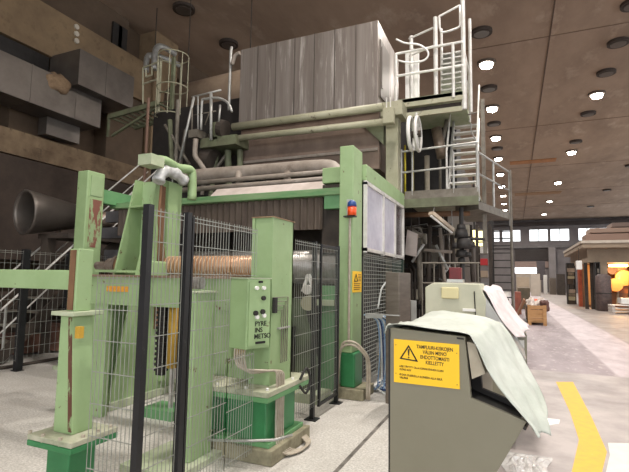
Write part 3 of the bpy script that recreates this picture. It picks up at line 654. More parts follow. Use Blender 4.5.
t = thing('stair_tower', 'tall galvanized ladder frame rising above the upper platform', 'ladder frame', (-1.2, 9.8, 5.3))
pz = 7.25
for (x, y, z0_, z1_, r) in ((UX1 + .02, UY + .05, 5.05, 7.5, .045), (UX1 + .1, 10.0, 5.2, 7.3, .035), (-1.40, UY + .1, 5.4, 7.15, .045), (-1.36, 10.0, 5.4, 7.2, .03), (-1.95, 9.6, 5.42, 6.95, .04), (-2.0, 10.2, 5.4, 6.9, .03)):
    MB().tube([(x, y, z0_), (x, y, z1_)], r, 8).build('upright', galvb, t)
for z in (6.95, 6.55): MB().tube([(-2.0, 9.6, z - .05), (-1.40, UY + .12, z)], .022, 8).build('top_rail', galvb, t)
MB().tube(smoothpath([(-1.32, 9.4, 7.15), (-1.30, 9.4, 6.85), (-1.22, 9.4, 6.78), (-.95, 9.4, 6.82), (-.9, 9.4, 6.88)]) + [(-.9, 9.4, 7.3)], .022, 8).build('gate_hoop', galvb, t, smooth=True)
MB().tube([(-1.32, 9.4, 7.15), (-.9, 9.4, 7.3)], .022, 8).build('gate_hoop', galvb, t)
for i in range(9):
    z = 5.55 + i * .13; MB().box(-1.36, -.92, 9.75 + i * .03, 9.95 + i * .03, z, z + .03).build('tread', galv, t)
t = thing('electrical_cabinet', 'white narrow cabinets standing on the upper platform', 'cabinet', (-2.0, 9.7, 5.42))
for dx, hh in ((0, 1.25), (.11, 1.32), (.2, 1.28)): MB().box(-2.12 + dx, -2.03 + dx, 9.75, 9.9, 5.42, 5.42 + hh).build('cabinet_body', whitem, t, bevel=.01)
MB().tube(smoothpath([(-2.2, 9.25, 6.75), (-2.0, 9.2, 6.6), (-1.7, 9.2, 6.5), (-1.52, 9.2, 6.3), (-1.6, 9.2, 6.15), (-1.9, 9.2, 6.15), (-2.15, 9.22, 6.25)]), .02, 8).build('hanging_cable', whitem, label='pale cable looping over the upper platform railing', cat='cable', smooth=True)
t = thing('pulley_wheel', 'white spoked pulley wheel hanging under the upper platform', 'pulley', (-1.85, 9.1, 4.8))
def ring(mb, c, R, r, n=28, tilt=-.02):
    ax1 = Vector((math.sin(tilt), math.cos(tilt), 0)); ax2 = Vector((0, 0, 1)); mb.tube([Vector(c) + ax1 * R * math.cos(2 * math.pi * i / n) + ax2 * R * math.sin(2 * math.pi * i / n) for i in range(n + 1)], r, 8, False)
q = at(418, 134, y=9.1)
mb = MB(); ring(mb, q, .34, .035); mb.build('rim', galvb, t, smooth=True)
mb = MB(); ring(mb, q + Vector((-.14, 0, .02)), .33, .04); mb.build('rim', whitem, t, smooth=True)
MB().tube([q + Vector((-.18, 0, 0)), q + Vector((.06, 0, 0))], .07, 12).build('hub', darkm, t)
MB().tube([(q.x - .06, 9.1, q.z + .3), (q.x - .06, 9.25, 5.05)], .03, 8).build('hanger', galv, t)
for a_ in range(4):
    d = Vector((math.sin(-.02) * math.cos(a_ * .785), math.cos(-.02) * math.cos(a_ * .785), math.sin(a_ * .785))) * .3
    MB().bar(q - d, q + d, .02).build('spoke', galvb, t)

# ---------------------------------------------------------------- middle platform, stair, side platform
MY = 9.4; MX0, MX1 = -2.15, -.60; MZ = 3.36
t = thing('middle_platform', 'middle platform with grey railings below the stair', 'platform', (-1.4, 10.3, 3.05))
MB().box(MX0, MX1, MY, 12, MZ - .06, MZ).build('deck', sage, t)
MB().box(MX0, MX1, MY - .04, MY + .03, MZ - .26, MZ - .08).build('edge_beam', dirtysage, t, label='green grey lower edge beam')
MB().box(MX0 + .1, MX1, MY - .02, MY, MZ - .08, MZ + .09).build('kick_plate', dkgalv, t)
for z in (MZ + .55, MZ + 1.0): MB().tube([(MX0, MY, z - .05), (MX1, MY, z)], .022, 8).build('handrail' if z > MZ + .7 else 'mid_rail', galv, t)
for x in (MX0 + .02, MX0 + .5 - .25, MX1 - .47, MX1 - .02): MB().tube([(x, MY, MZ), (x, MY, MZ + (1.0 if x != MX1 - .47 else .85))], .022, 8).build('rail_post', galv, t)
t = thing('steel_stair', 'steep grey steel stair climbing from the middle to the upper platform', 'stairs', (-.9, 10.4, MZ))
s0 = Vector((0, 9.75, MZ)); s1 = Vector((0, 10.9, 5.3))
for x in (-1.22, -.66): MB().bar((x, s0.y, s0.z), (x, s1.y, s1.z), .04, .16).build('stringer', galv, t)
for i in range(10):
    q = s0.lerp(s1, (i + .6) / 10.3); MB().box(-1.2, -.68, q.y - .1, q.y + .1, q.z - .015, q.z + .015).build('tread', galvb, t)
for x in (-1.24, -.64):
    MB().tube([(x, s0.y - .05, MZ), (x, s0.y - .05, MZ + .95), (x, s1.y, s1.z + .85)], .02, 8).build('handrail', galvb, t)
t = thing('side_platform', 'small platform with railing turning off right of the stair foot', 'platform', (-.4, 11, 3.1))
A0 = Vector((-.62, 9.7, 0)); A1 = Vector((-.05, 11.6, 0))
A1 = Vector((at(510, 215, y=11.6).x, 11.6, 0)); dz = 3.22
MB().prism([(A0.x, A0.y, dz), (A1.x, A1.y, dz), (A1.x - 1, A1.y + .2, dz), (A0.x - .5, A0.y + .4, dz)], (0, 0, -.16)).build('deck', dkgalv, t)
for z in (4.2, 3.75): MB().tube([(A0.x, A0.y, z + .04), (A1.x, A1.y, z)], .022, 8).build('handrail' if z > 4 else 'mid_rail', galv, t)
for f_ in (0, .45, 1):
    q = A0.lerp(A1, f_); MB().tube([(q.x, q.y, dz - (.3 if f_ == 1 else 0)), (q.x, q.y, 4.2)], .024, 8).build('rail_post', galv, t)
MB().tube([(A1.x + .02, A1.y, 0), (A1.x + .02, A1.y, 4.25)], .03, 8).build('support_pole', dkgalv, t)
# tall pole with stair cage at the right of the stair
t = thing('pipe_mast', 'thin weathered mast rising beside the steel stair past the upper platform', 'pole', (-.45, 10.2, 3.2))
q = at(484, 180, y=10.4); MB().box(q.x - .04, q.x + .04, 10.36, 10.44, 2.2, 5.6).build('mast', dkgalv, t)
MB().tube([(q.x, 10.4, 5.35), (UX1, 10.4, 5.3)], .015, 6).build('arm', dkgalv, t)
MB().tube([(q.x, 10.4, 4.4), (q.x - .25, 10.4, 4.9), (q.x - .25, 10.4, 5.1)], .012, 6).build('arm', galv, t)

# dark machine body under and behind the platforms
t = thing('dryer_section', 'dark mass of the dryer section behind the platforms', 'machine', (-4, 13, 0))
MB().box(-6.5, -1.55, 12.2, 22, 0, 5.6).build('section_body', darkm, t)
MB().box(-3.6, -1.2, 11.2, 12.2, 3.6, 6.2).build('upper_casing', blackm, t)
for x in (-3.4, -2.8, -2.3, -1.7): MB().box(x, x + .14, 11.4, 11.6, 0, 3.3).build('frame_post', darkm, t)
for z in (.9, 1.9, 2.7): MB().box(-3.5, -1.5, 11.35, 11.5, z, z + .12).build('frame_beam', blackm, t)
for i, (x, z, r) in enumerate(((-2.6, 1.4, .35), (-1.9, 2.2, .3), (-2.9, 2.4, .3))): MB().tube([(x, 11.2, z), (x, 11.4, z)], r, 20).build('drum_end', dkgalv, t)
rnd = random.Random(11)
for i in range(34):
    x = rnd.uniform(-2.2, -.95); y = rnd.uniform(10.4, 11.3); z = rnd.uniform(.8, 3.0); k = rnd.random()
    m_ = rnd.choice([dkgalv, darkm, pipem, blackm, galv, darkm, mat('rust pipe', (110, 74, 52), (80, 56, 44), 5, .8)])
    if k < .45: MB().tube([(x, y, 0), (x, y, z), (x + rnd.uniform(-.2, .2), y + .1, z + .15)], rnd.uniform(.015, .04), 8).build('process_pipe', m_, t, smooth=True)
    elif k < .75: MB().tube([(x - rnd.uniform(.1, .4), y, z), (x + rnd.uniform(.1, .3), y, z + rnd.uniform(-.1, .1)), (x + .3, y + .2, z - .4)], rnd.uniform(.012, .035), 8).build('process_pipe', m_, t, smooth=True)
    elif k < .9: MB().tube([(x, y - .06, z), (x, y + .06, z)], rnd.uniform(.06, .14), 16).build('hand_wheel', m_, t, smooth=True)
    else: MB().box(x - .1, x + .1, y - .08, y + .08, z - .12, z + .12).build('junction_box', rnd.choice([dkgalv, beigem, pipem]), t, bevel=.01)
# pipes and rods in front of the body
rods = [(403, 150, 3.36, 4.55, dkgalv, .02, 'grey rod left of the yellow rods', 10.2), (405, 150, 3.36, 4.6, mat('yellow rod', (186, 170, 40), rough=.5), .022, 'bright yellow vertical rod behind the middle railing', 9.9), (413, 150, 3.36, 4.6, mat('faded yellow rod', (150, 138, 60), rough=.6), .018, 'faded yellow vertical rod right of the bright one', 10.1),
        (427, 160, 3.36, 4.5, beigem, .06, 'pale vertical pipe behind the middle railing', 10.6), (440, 165, 3.36, 4.9, dkgalv, .03, 'thin grey pipe left of the steel stair', 10.8), (395, 160, 3.3, 4.9, dirtysage, .05, 'dull green pipe beside the support post', 9.9)]
for (u, v, za, zb_, m_, r_, lb, yy) in rods:
    q = at(u, v, y=yy); MB().tube([(q.x, yy, za), (q.x, yy, zb_)], r_, 10).build('vertical_pipe', m_, label=lb, cat='pipe', smooth=True)
MB().tube([(at(436, 107, y=10.5).x, 10.5, 5.1), (at(442, 135, y=10.5).x, 10.5, 4.4)], .12, 14).build('exhaust_elbow', mat('dull bronze', (150, 132, 116), (110, 96, 84), 5, .4, metal=.4), label='thick dull pipe stub under the upper platform right of the pulley', cat='pipe', smooth=True)
MB().tube([at(447, 120, y=10.6), at(440, 150, y=10.6)], .05, 10).build('diagonal_pipe', dkgalv, label='diagonal grey pipe behind the pulley wheel', cat='pipe', smooth=True)
# lower jumble: under middle platform
J = [((408, 228), (422, 236), .05, dkgalv, 10.2, 'bent grey pipe stub beside the cabin end'), ((418, 238), (421, 300), .06, dkgalv, 10.4, 'vertical grey pipe beneath the left end of the middle platform'),
     ((430, 225), (428, 300), .05, darkm, 10.6, 'dark vertical pipe next to the grey one'), ((405, 215), (470, 213), .06, mat('rusty beam', (126, 92, 66), (96, 70, 52), 4, .8), 10, 'rusty brown pipe right below the middle platform'),
     ((440, 228), (446, 298), .04, pipem, 10.5, 'pale vertical pipe beneath the fluorescent fixture'), ((452, 235), (455, 300), .05, darkm, 10.7, 'dark pipe left of the black valve stack'),
     ((424, 250), (452, 252), .035, pipem, 10.3, 'horizontal pale pipe beneath the fluorescent fixture'), ((412, 262), (424, 244), .03, galv, 10.2, 'short diagonal pipe beside the cabin'),
     ((436, 245), (448, 270), .03, galv, 10.3, 'slanted thin pipe below the fixture'), ((470, 225), (474, 300), .05, darkm, 11, 'dark pipe right of the black valve stack')]
for (a_, b2, r_, m_, yy, lb) in J:
    MB().tube([at(*a_, y=yy), at(*b2, y=yy)], r_, 10).build('machine_pipe', m_, label=lb, cat='pipe', smooth=True)
q = at(411, 243, y=10); MB().tube([(q.x, 10.05, q.z), (q.x, 10.05, MZ - .06)], .012, 6).build('hanger_rod', darkm, label='thin rod above the white sheet guard', cat='rod'); MB().prism([(q.x - .14, 10, q.z - .25), (q.x + .1, 10, q.z - .3), (q.x + .14, 10, q.z + .2), (q.x - .08, 10, q.z + .3)], (0, .1, 0)).build('white_guard', pinkm, label='white sheet guard beside the cabin end', cat='guard')
t = thing('fluorescent_fixture', 'old unlit fluorescent fixture hanging askew under the middle platform', 'light fixture', (-1.6, 9.6, 2.9))
qa = at(431, 213, y=9.3); qb = at(452, 230, y=9.9)
MB().bar(qa, qb, .12, .07).build('casing', tubew, t); MB().tube([qa + Vector((0, -.02, -.06)), qb + Vector((0, -.02, -.06))], .022, 8).build('tube', whitem, t)
MB().tube([qb + Vector((0, 0, .03)), qb + Vector((0, 0, .45))], .008, 6).build('hanger', galv, t); MB().tube([qa + Vector((.05, 0, .03)), qa + Vector((.05, .2, .2))], .008, 6).build('hanger', galv, t)
t = thing('valve_stack', 'black stack of valves hanging under the middle platform', 'valves', (-1.0, 9.7, 2.2))
q = at(462, 245, y=9.7)
for i, (dx, dz_, r_) in enumerate(((0, .35, .1), (0, .22, .14), (.05, .02, .17), (-.1, -.02, .1), (.18, .0, .09), (0, -.18, .12), (.0, -.32, .08), (.12, -.2, .07))):
    MB().tube([(q.x + dx, 9.6, q.z + dz_ - r_ * .6), (q.x + dx, 9.6, q.z + dz_ + r_ * .6)], [r_, r_ * .8], 12).build('valve_body', blackm, t, smooth=True)
MB().tube([(q.x, 9.65, q.z - .4), (q.x, 9.65, 3.1)], .045, 10).build('stem', blackm, t)
MB().tube([(q.x + .16, 9.6, q.z + .12), (q.x + .45, 9.6, q.z + .1)], .03, 8).build('side_pipe', blackm, t)
MB().tube([(q.x, 9.7, .0), (q.x, 9.7, q.z - .35)], .05, 8).build('riser_pipe', blackm, t)
t = thing('inspection_light', 'bright yellowish lamp glowing behind the black valve stack', 'lamp', (0, 16, 3))
q = at(474, 238, y=15)
MB().box(q.x - .25, q.x + .25, 15, 15.1, q.z - .25, q.z + .25).build('lamp_face', mat('yellow white lit lens', (250, 240, 190), emit=((250, 238, 170), 1.6)), t)
MB().box(q.x - .28, q.x + .28, 15.1, 15.3, q.z - .28, q.z + .28).build('lamp_housing', blackm, t); MB().tube([(q.x, 15.2, q.z + .2), (q.x, 15.2, 5)], .03, 6).build('hanger', blackm, t)

# low railing behind the cabinets
t = thing('low_railing', 'thin grey railing behind the cream console', 'railing', (-1.2, 7.5, 0))
yy = 7.5
for v in (263, 283):
    MB().tube([at(422, v, y=yy), at(480, v, y=yy)], .012, 8).build('rail', dkgalv, t)
for u in (422, 434, 455, 478):
    q = at(u, 263, y=yy); MB().tube([(q.x, yy, 0), (q.x, yy, q.z)], .012, 8).build('rail_post', dkgalv, t)

# ---------------------------------------------------------------- scaffold tower / rack at aisle side
t = thing('scaffold_tower', 'dark tall ladder rack standing by the aisle beside the side platform', 'scaffold', (-.5, 15.5, 0))
YT = 15.5
xa = at(492, 300, y=YT).x; xb = at(513, 300, y=YT).x
for (x, y) in ((xa, YT), (xb, YT), (xa, YT + 1.2), (xb, YT + 1.2)): MB().box(x - .045, x + .045, y - .045, y + .045, 0, 4.0).build('upright', blackm, t)
for i in range(17):
    z = .2 + i * .23; MB().bar((xa, YT, z), (xb, YT, z), .035).build('rung', blackm, t)
    if i % 3 == 0: MB().bar((xb, YT, z), (xb, YT + 1.2, z), .035).build('rung', dkgalv, t)
for i in range(2):
    z = .35 + i * .5; MB().box(xa + .08 + .1 * (i % 2), xb - .12, YT + .3, YT + .9, z, z + .22).build('stored_tray', [pipem, dkgalv, beigem][i % 3], t)
t = thing('pipe_rack', 'dark storage rack with small bins left of the tall ladder rack', 'rack', (-1.2, 14.5, 0))
xa = at(478, 300, y=14.5).x; xb = at(491, 300, y=14.5).x
for x in (xa, xb):
    for y in (14.5, 15.1): MB().box(x - .04, x + .04, y - .04, y + .04, 0, 3.3).build('upright', darkm, t)
for i in range(9): MB().box(xa, xb, 14.5, 14.8, .26 + i * .36, .28 + i * .36).build('shelf', dkgalv, t)
bins = [('red', (180, 40, 44)), ('white', (210, 205, 200)), ('beige', (160, 140, 120)), ('grey', (120, 118, 116)), ('pale', (200, 180, 170)), ('brown', (120, 80, 56))]
for i in range(6):
    nm, cc = bins[i]; z = .285 + (i + 2) * .36
    z = .283 + [5, 6, 4, 3, 2, 1][i] * .36
    MB().box(xa + .08, xa + .08 + .2, 14.55, 14.9, z, z + .2).build('storage_bin', mat(nm + ' bin', cc, rough=.6), label=nm + ' bin on a shelf of the dark storage rack', cat='bin', bevel=.01)

# ---------------------------------------------------------------- stainless cabinet, hoses
t = thing('steel_cabinet', 'tall stainless steel cabinet beside the mesh fence', 'cabinet', (-1.42, 6.0, 0))
MB().prism([(-1.57, 5.98, 0), (-1.38, 5.96, 0), (-1.30, 6.3, 0), (-1.5, 6.34, 0)], (0, 0, 1.70)).build('cabinet_body', steelc, t, bevel=.008)
MB().prism([(-1.31, 6.36, 0), (-1.25, 6.44, 0), (-1.36, 6.55, 0), (-1.42, 6.45, 0)], (0, 0, 1.32)).build('side_box', galv, t)
MB().box(-1.8, -1.35, 5.86, 5.88, 1.14, 1.155).build('support_bar', galv, t)
t = thing('hose_bundle', 'pale blue and white hoses hanging from a rack to a coil on the floor', 'hoses', (-1.75, 6.6, 0))
for i in range(9):
    x = -1.86 + i * .025
    m_ = [hosem, hosew, hoseb, hosem, hosew, hosem, hoseb, hosew, hosem][i]
    pts = smoothpath([(x - .12 + i * .01, 6.35, 1.1), (x, 6.33, 1.08), (x + .08, 6.36, .98), (x + .1, 6.4, .6), (x + .06 + .03 * math.sin(i), 6.45, .2), (x - .02 + .06 * math.cos(i), 6.5, .04), (x - .1, 6.7, .03)], 4)
    MB().tube(pts, .011, 6).build('hose', m_, t, smooth=True)
MB().box(-1.95, -1.7, 6.3, 6.42, 1.06, 1.12).build('hose_rack', galv, t)
for i in range(6):
    R_ = .12 + .035 * i
    pts = [(-1.62 + R_ * math.cos(a_ * .45) * 1.1, 6.85 + R_ * 1.6 * math.sin(a_ * .45), .025 + .018 * ((i + a_) % 3)) for a_ in range(15)]
    MB().tube(pts, .012, 6).build('hose_coil', [hosem, hoseb, hosew][i % 3], t, smooth=True)
MB().tube(smoothpath([at(378, 308, y=6.0), at(380, 296, y=6.0), at(382, 288, y=6.0), at(388, 280, y=6.05)]), .012, 6).build('cable', hosew, t, smooth=True)

# ---------------------------------------------------------------- near console (sign, tarpaulin)
th = math.radians(9); EX = Vector((math.cos(th), -math.sin(th), 0)); EY = Vector((math.sin(th), math.cos(th), 0)); O = Vector((-.73, 2.9, 0))
def W(a, b, z, org=O): return org + EX * a + EY * b + Vector((0, 0, z))
t = thing('control_console', 'grey olive control console in the foreground with a sloping front', 'console', (-.4, 3.3, 0))
prof = [(-.01, 0), (.33, 0), (.785, .855), (.495, .935), (.465, 1.278), (0, 1.3)]
L_ = .28
MB().prism([W(a_, 0, z) for a_, z in prof], EY * .03).build('side_panel', cabm, t, bevel=.004)
MB().prism([W(a_, L_, z) for a_, z in prof], EY * .03).build('side_panel', blackm, t)  # far panel coloured black to put shade into the console opening
MB().prism([W(.01, L_ + .03, 0), W(.45, L_ + .03, 0), W(.45, L_ + .03, 1.25), W(.01, L_ + .03, 1.28)], EY * .5).build('rear_body', cabm, t)
MB().prism([W(-.012, .0, 0), W(.0, .0, 0), W(.0, .0, 1.29), W(-.012, .0, 1.29)], EY * (L_ + .5)).build('back_panel', mat('dark panel edge', (36, 34, 32), rough=.5), t)
MB().prism([W(.01, .03, 1.25), W(.46, .03, 1.235), W(.46, .03, 1.262), W(.01, .03, 1.285)], EY * (L_ - .03)).build('top_panel', cabm, t)
MB().prism([W(.30, .03, .03), W(.33, .03, .0), W(.775, .03, .84), W(.74, .03, .84)], EY * (L_ - .03)).build('front_panel', cabm, t)
MB().prism([W(.42, .03, .90), W(.775, .03, .80), W(.775, .03, .82), W(.42, .03, .93)], EY * (L_ - .03)).build('desk_panel', blackm, t)
MB().prism([W(.475, .01, 1.25), W(.52, .01, 1.24), W(.575, .01, 1.08), W(.50, .01, 1.04)], EY * (L_ - .05)).build('instrument_face', beigem, t, label='beige instrument strip on the sloping face')
MB().prism([W(.06, .1, .93), W(.44, .1, .93), W(.44, .1, 1.24), W(.06, .1, 1.24)], EY * .15).build('inner_body', blackm, t)
MB().prism([W(.42, -.004, 1.262), W(.46, -.004, 1.26), W(.46, -.004, 1.27), W(.42, -.004, 1.272)], EY * .006).build('name_plate', inkm, t)
# sign
t = thing('warning_sign', 'yellow warning sign with triangle and Finnish text on the grey console', 'sign', W(.2, 0, 1))
MB().prism([W(.028, -.008, .965), W(.434, -.008, .977), W(.434, -.008, 1.231), W(.028, -.008, 1.230)], EY * .006).build('sign_panel', yellow, t)
def signm(a_, z): o = W(a_, -.0085, z); return Matrix(((EX.x, 0, -EY.x, o.x), (EX.y, 0, -EY.y, o.y), (0, 1, 0, o.z), (0, 0, 0, 1)))
tri = [Vector((.066, 1.112)), Vector((.186, 1.105)), Vector((.126, 1.202))]
mb = MB()
for i in range(3):
    p, q = tri[i], tri[(i + 1) % 3]; mb.bar(W(p.x, -.0095, p.y), W(q.x, -.0095, q.y), .002, .009, up=(0, 0, 1)) if False else mb.prism([W(p.x, -.0085, p.y), W(q.x, -.0085, q.y), W(q.x + ((tri[0] + tri[1] + tri[2]) / 3 - q).x * .24, -.0085, q.y + ((tri[0] + tri[1] + tri[2]) / 3 - q).y * .24), W(p.x + ((tri[0] + tri[1] + tri[2]) / 3 - p).x * .24, -.0085, p.y + ((tri[0] + tri[1] + tri[2]) / 3 - p).y * .24)], EY * -.002)
mb.prism([W(.123, -.0085, 1.136), W(.129, -.0085, 1.136), W(.132, -.0085, 1.176), W(.120, -.0085, 1.176)], EY * -.002)
mb.prism([W(.122, -.0085, 1.121), W(.130, -.0085, 1.121), W(.130, -.0085, 1.130), W(.122, -.0085, 1.130)], EY * -.002)
mb.build('hazard_triangle', inkm, t)
for s_, a_, z in (('TAMPUURI-KISKOJEN', .288, 1.187), ('VÄLIIN MENO', .288, 1.157), ('EHDOTTOMASTI', .288, 1.127), ('KIELLETTY', .288, 1.097)):
    text('sign_text', s_, .030, inkm, t, signm(a_, z), align='CENTER', kx=.78)
for s_, a_, z in (('-USE TÄYTYY OLLA KIINNI ENNEN KUIN', .062, 1.062), (' KONE KÄY', .062, 1.043), ('-EI SAA OLESKELLA KONEEN ALLA EIKÄ', .062, 1.012), (' VÄLISSÄ', .062, .993)):
    text('small_text', s_, .017, inkm, t, signm(a_, z), kx=.9)
for a_, z in ((.042, 1.195), (.42, 1.18), (.042, 1.02), (.42, 1.0)):
    MB().tube([W(a_, -.008, z), W(a_, -.011, z)], .004, 8).build('screw', mat('brass screw', (190, 150, 40), rough=.4), t)
# tarpaulin
prof2 = [(-.03, 1.262), (-.012, 1.305), (.05, 1.318), (.15, 1.322), (.30, 1.31), (.42, 1.30), (.50, 1.29), (.545, 1.22), (.585, 1.13), (.64, 1.04), (.70, .96), (.755, .895), (.80, .845), (.825, .80)]
def prof_at(u):
    k = u * (len(prof2) - 1); i = min(int(k), len(prof2) - 2); f_ = k - i
    return (prof2[i][0] * (1 - f_) + prof2[i + 1][0] * f_, prof2[i][1] * (1 - f_) + prof2[i + 1][1] * f_)
def tarp(org, Lb, pr, wob=1, seed=0):
    def fn(u, v):
        a_, z = pr(u); b_ = -.03 + (Lb + .06) * v
        top = max(0, 1 - u / .45); side = max(0, (u - .45) / .55)
        z += wob * (.010 * math.sin(v * 9 + u * 6 + seed) + .006 * math.sin(v * 23 + u * 17) + .05 * math.exp(-((v - .8) / .35) ** 2) * math.exp(-((u - .3) / .25) ** 2))
        b_ -= v * Lb * (.30 * min(1, side / .6) + .35 * max(0, (side - .6) / .4)); a_ += wob * side * (1 - side) * .26 * v
        a_ += wob * side * (.022 * math.sin(v * 11 + 2 * u + seed) + .010 * math.sin(v * 27) + .03 * math.sin(v * math.pi))
        z += -side * .05 * v
        if u < .08: z += .012 * math.sin(v * 30)
        return W(a_, b_, z, org)
    return MB().grid(fn, 60, 40)
tarp(O, .85, prof_at).build('tarpaulin', clothm, label='pale green white tarpaulin draped over the near console', cat='tarpaulin', smooth=True, solid=.004)

# ---------------------------------------------------------------- second console, cream
O2 = Vector((-.86, 4.9, 0))
t = thing('control_console', 'cream control console behind the grey one, red lamp on top', 'console', (-.6, 5.3, 0))
def W2(a_, b, z): return O2 + Vector((a_, b, z))
MB().prism([W2(0, 0, 0), W2(.52, 0, 0), W2(.60, 0, 1.42), W2(.54, 0, 1.575), W2(.085, 0, 1.58), W2(0, 0, 1.53)], (0, .75, 0)).build('console_body', creamm, t, bevel=.01)
MB().prism([W2(.5, .01, 1.5), W2(.56, .01, 1.5), W2(.95, .01, .86), W2(.5, .01, .86)], (0, .9, 0)).build('desk_side', galv, t)
MB().box(O2.x + .17, O2.x + .34, 4.86, 4.9, 1.42, 1.535).build('cover_plate', mat('yellowed cover', (206, 196, 150), rough=.6), t, bevel=.01)
MB().box(O2.x + .50, O2.x + .95, 4.93, 5.5, .3, .84).build('front_cupboard', cabm, t)
MB().tube([W2(.49, -.01, 1.5), W2(.50, -.01, 1.2)], .006, 6).build('cable', blackm, t)
MB().box(O2.x + .38, O2.x + .50, 4.84, 4.9, 1.30, 1.325).build('paper_card', whitem, t, label='white card')
t = thing('red_lamp', 'square dark red signal lamp on top of the cream console', 'lamp', (O2.x + .38, 5.1, 1.58))
a = at(449, 282, y=5.0); c = at(461, 267.5, y=5.0)
MB().box(a.x - .02, c.x + .02, 4.98, 5.14, 1.585, a.z + .03).build('base', galv, t)
MB().box(a.x, c.x, 5.0, 5.12, a.z + .03, c.z).build('lens', redm, t, bevel=.008)
prof3 = [(.46, 1.50), (.50, 1.53), (.60, 1.50), (.66, 1.41), (.72, 1.31), (.80, 1.2), (.88, 1.11), (.94, 1.05)]
def prof3_at(u):
    k = u * (len(prof3) - 1); i = min(int(k), len(prof3) - 2); f_ = k - i
    return (prof3[i][0] * (1 - f_) + prof3[i + 1][0] * f_, prof3[i][1] * (1 - f_) + prof3[i + 1][1] * f_)
def fn3(u, v):
    a_, z = prof3_at(u); return W2(a_ - .05 * u + .12 * v + .02 * math.sin(v * 14 + u * 5) * u + .03 * u * math.sin(v * 3), .05 + v * 1.15, z + .012 * math.sin(v * 12 + u * 8) + .03 * v)
MB().grid(fn3, 30, 24).build('tarpaulin', cloth2m, label='pinkish white tarpaulin draped over the console beside the red lamp', cat='tarpaulin', smooth=True, solid=.004)
t = thing('control_console', 'grey console under the pinkish tarpaulin, farthest of the row', 'console', (-.3, 6.3, 0))
MB().prism([(-.35, 5.75, 0), (.1, 5.75, 0), (.12, 5.75, 1.0), (-.15, 5.75, 1.42), (-.35, 5.75, 1.45)], (0, .8, 0)).build('console_body', cabm, t)
MB().box(-.05, .09, 5.70, 5.75, .72, .95).build('drawer_front', whitem, t)
MB().box(0, .06, 5.68, 5.70, .8, .87).build('handle', blackm, t)

# ---------------------------------------------------------------- floor items
MB().box(-1.415, -1.38, -2, 30, 0, .006).build('floor_track', floorrailm, label='narrow steel track set in the floor beside the fence', cat='track')
yl = [at(556, 382, z=0), at(573, 382, z=0), at(592, 418, z=0), at(607, 452, z=0), at(600, 480, z=0), at(570, 480, z=0), at(579, 440, z=0), at(570, 412, z=0)]
MB().prism([(p.x, p.y, 0) for p in yl], (0, 0, .003)).build('yellow_line', yellowp, label='worn yellow painted line bending on the aisle floor', cat='floor marking')
pp = [at(608, 443, z=0), at(640, 443.5, z=0), at(660, 500, z=0), at(602, 490, z=0), at(610, 455, z=0)]
MB().prism([(p.x, p.y, 0) for p in pp], (0, 0, .002)).build('painted_floor_patch', mat('pale painted floor', (196, 198, 186), (206, 208, 198), 5, .5), label='pale painted floor area right of the yellow line', cat='floor marking')
pp = [at(537, 419, z=0), at(548, 418.5, z=0), at(560, 420, z=0), at(559, 424, z=0), at(545, 426, z=0), at(537, 424, z=0)]
MB().prism([(p.x, p.y, 0) for p in pp], (0, 0, .004)).build('paper_scrap', whitem, label='white paper scrap on the floor by the tarpaulin tip', cat='paper')
# crumpled plastic film at console foot
from mathutils import noise as mnoise
def film(u, v):
    q0 = at(503, 478, z=0); q1 = at(548, 455, z=0); x = q0.x + (q1.x - q0.x) * u + .03 * math.sin(v * 8); y = q0.y - .1 + (.75) * v
    e = min(u, 1 - u, v, 1 - v) * 4; e = min(1, e)
    return (x, y, .004 + e * .05 * abs(mnoise.noise(Vector((u * 6, v * 6, 1)))) + e * .012 * abs(mnoise.noise(Vector((u * 18, v * 18, 4)))))
MB().grid(film, 44, 44).build('plastic_film', mat('clear grey film', (178, 174, 172), (200, 198, 196), 12, .2), label='crumpled plastic film on the floor at the console foot', cat='plastic film', solid=.002)

# crate
t = thing('wooden_crate', 'long pine crate standing in the aisle', 'crate', (.8, 20, 0))
cx0 = at(528, 326, y=19.2).x; cx1 = at(547, 326, y=19.2).x; cz = at(535, 305, y=19.2).z
y0, y1 = 19.2, 23.5
for i in range(4):
    z = .12 + i * (cz - .12) / 4; hgt = (cz - .12) / 4 - .02
    MB().box(cx0, cx1, y0, y0 + .04, z, z + hgt).build('end_board', woodm, t); MB().box(cx0, cx0 + .04, y0, y1, z, z + hgt).build('side_board', woodm, t)
    MB().box(cx1 - .04, cx1, y0, y1, z, z + hgt).build('side_board', woodm, t); MB().box(cx0, cx1, y1 - .04, y1, z, z + hgt).build('end_board', woodm, t)
for x in (cx0, cx1 - .12): MB().box(x, x + .12, y0 - .03, y0, 0, cz).build('batten', woodm, t)
MB().box(cx0, cx1, y0, y1, .10, .14).build('floor_board', woodm, t)
for i, (dx, dy, m_, lb) in enumerate(((.15, .5, ragm, 'white rag bundle nearest the crate front'), (.45, .9, ragm, 'white rag bundle in the crate middle'), (.25, 1.5, orng, 'orange scrap bundle in the crate'), (.55, 2.0, ragm, 'pale rag bundle at the crate right side'), (.2, 2.6, ragm, 'pale rag bundle at the crate back'), (.62, .35, mat('dark scrap', (90, 60, 54), rough=.7), 'dark scrap bundle at the crate corner'))):
    mb = MB(); cc = Vector((cx0 + dx, y0 + dy, cz - .05))
    def blob(u, v, cc=cc, i=i):
        th_ = u * 2 * math.pi; ph = v * math.pi; r_ = .22 + .05 * math.sin(3 * th_ + i) + .04 * math.sin(5 * ph + i * 2)
        return (cc.x + r_ * .8 * math.sin(ph) * math.cos(th_), cc.y + r_ * 1.3 * math.sin(ph) * math.sin(th_), cc.z + r_ * math.cos(ph))
    mb.grid(blob, 16, 10); mb.build('rag_bundle', m_, label=lb, cat='rags', group='rag bundles in the crate', smooth=True)
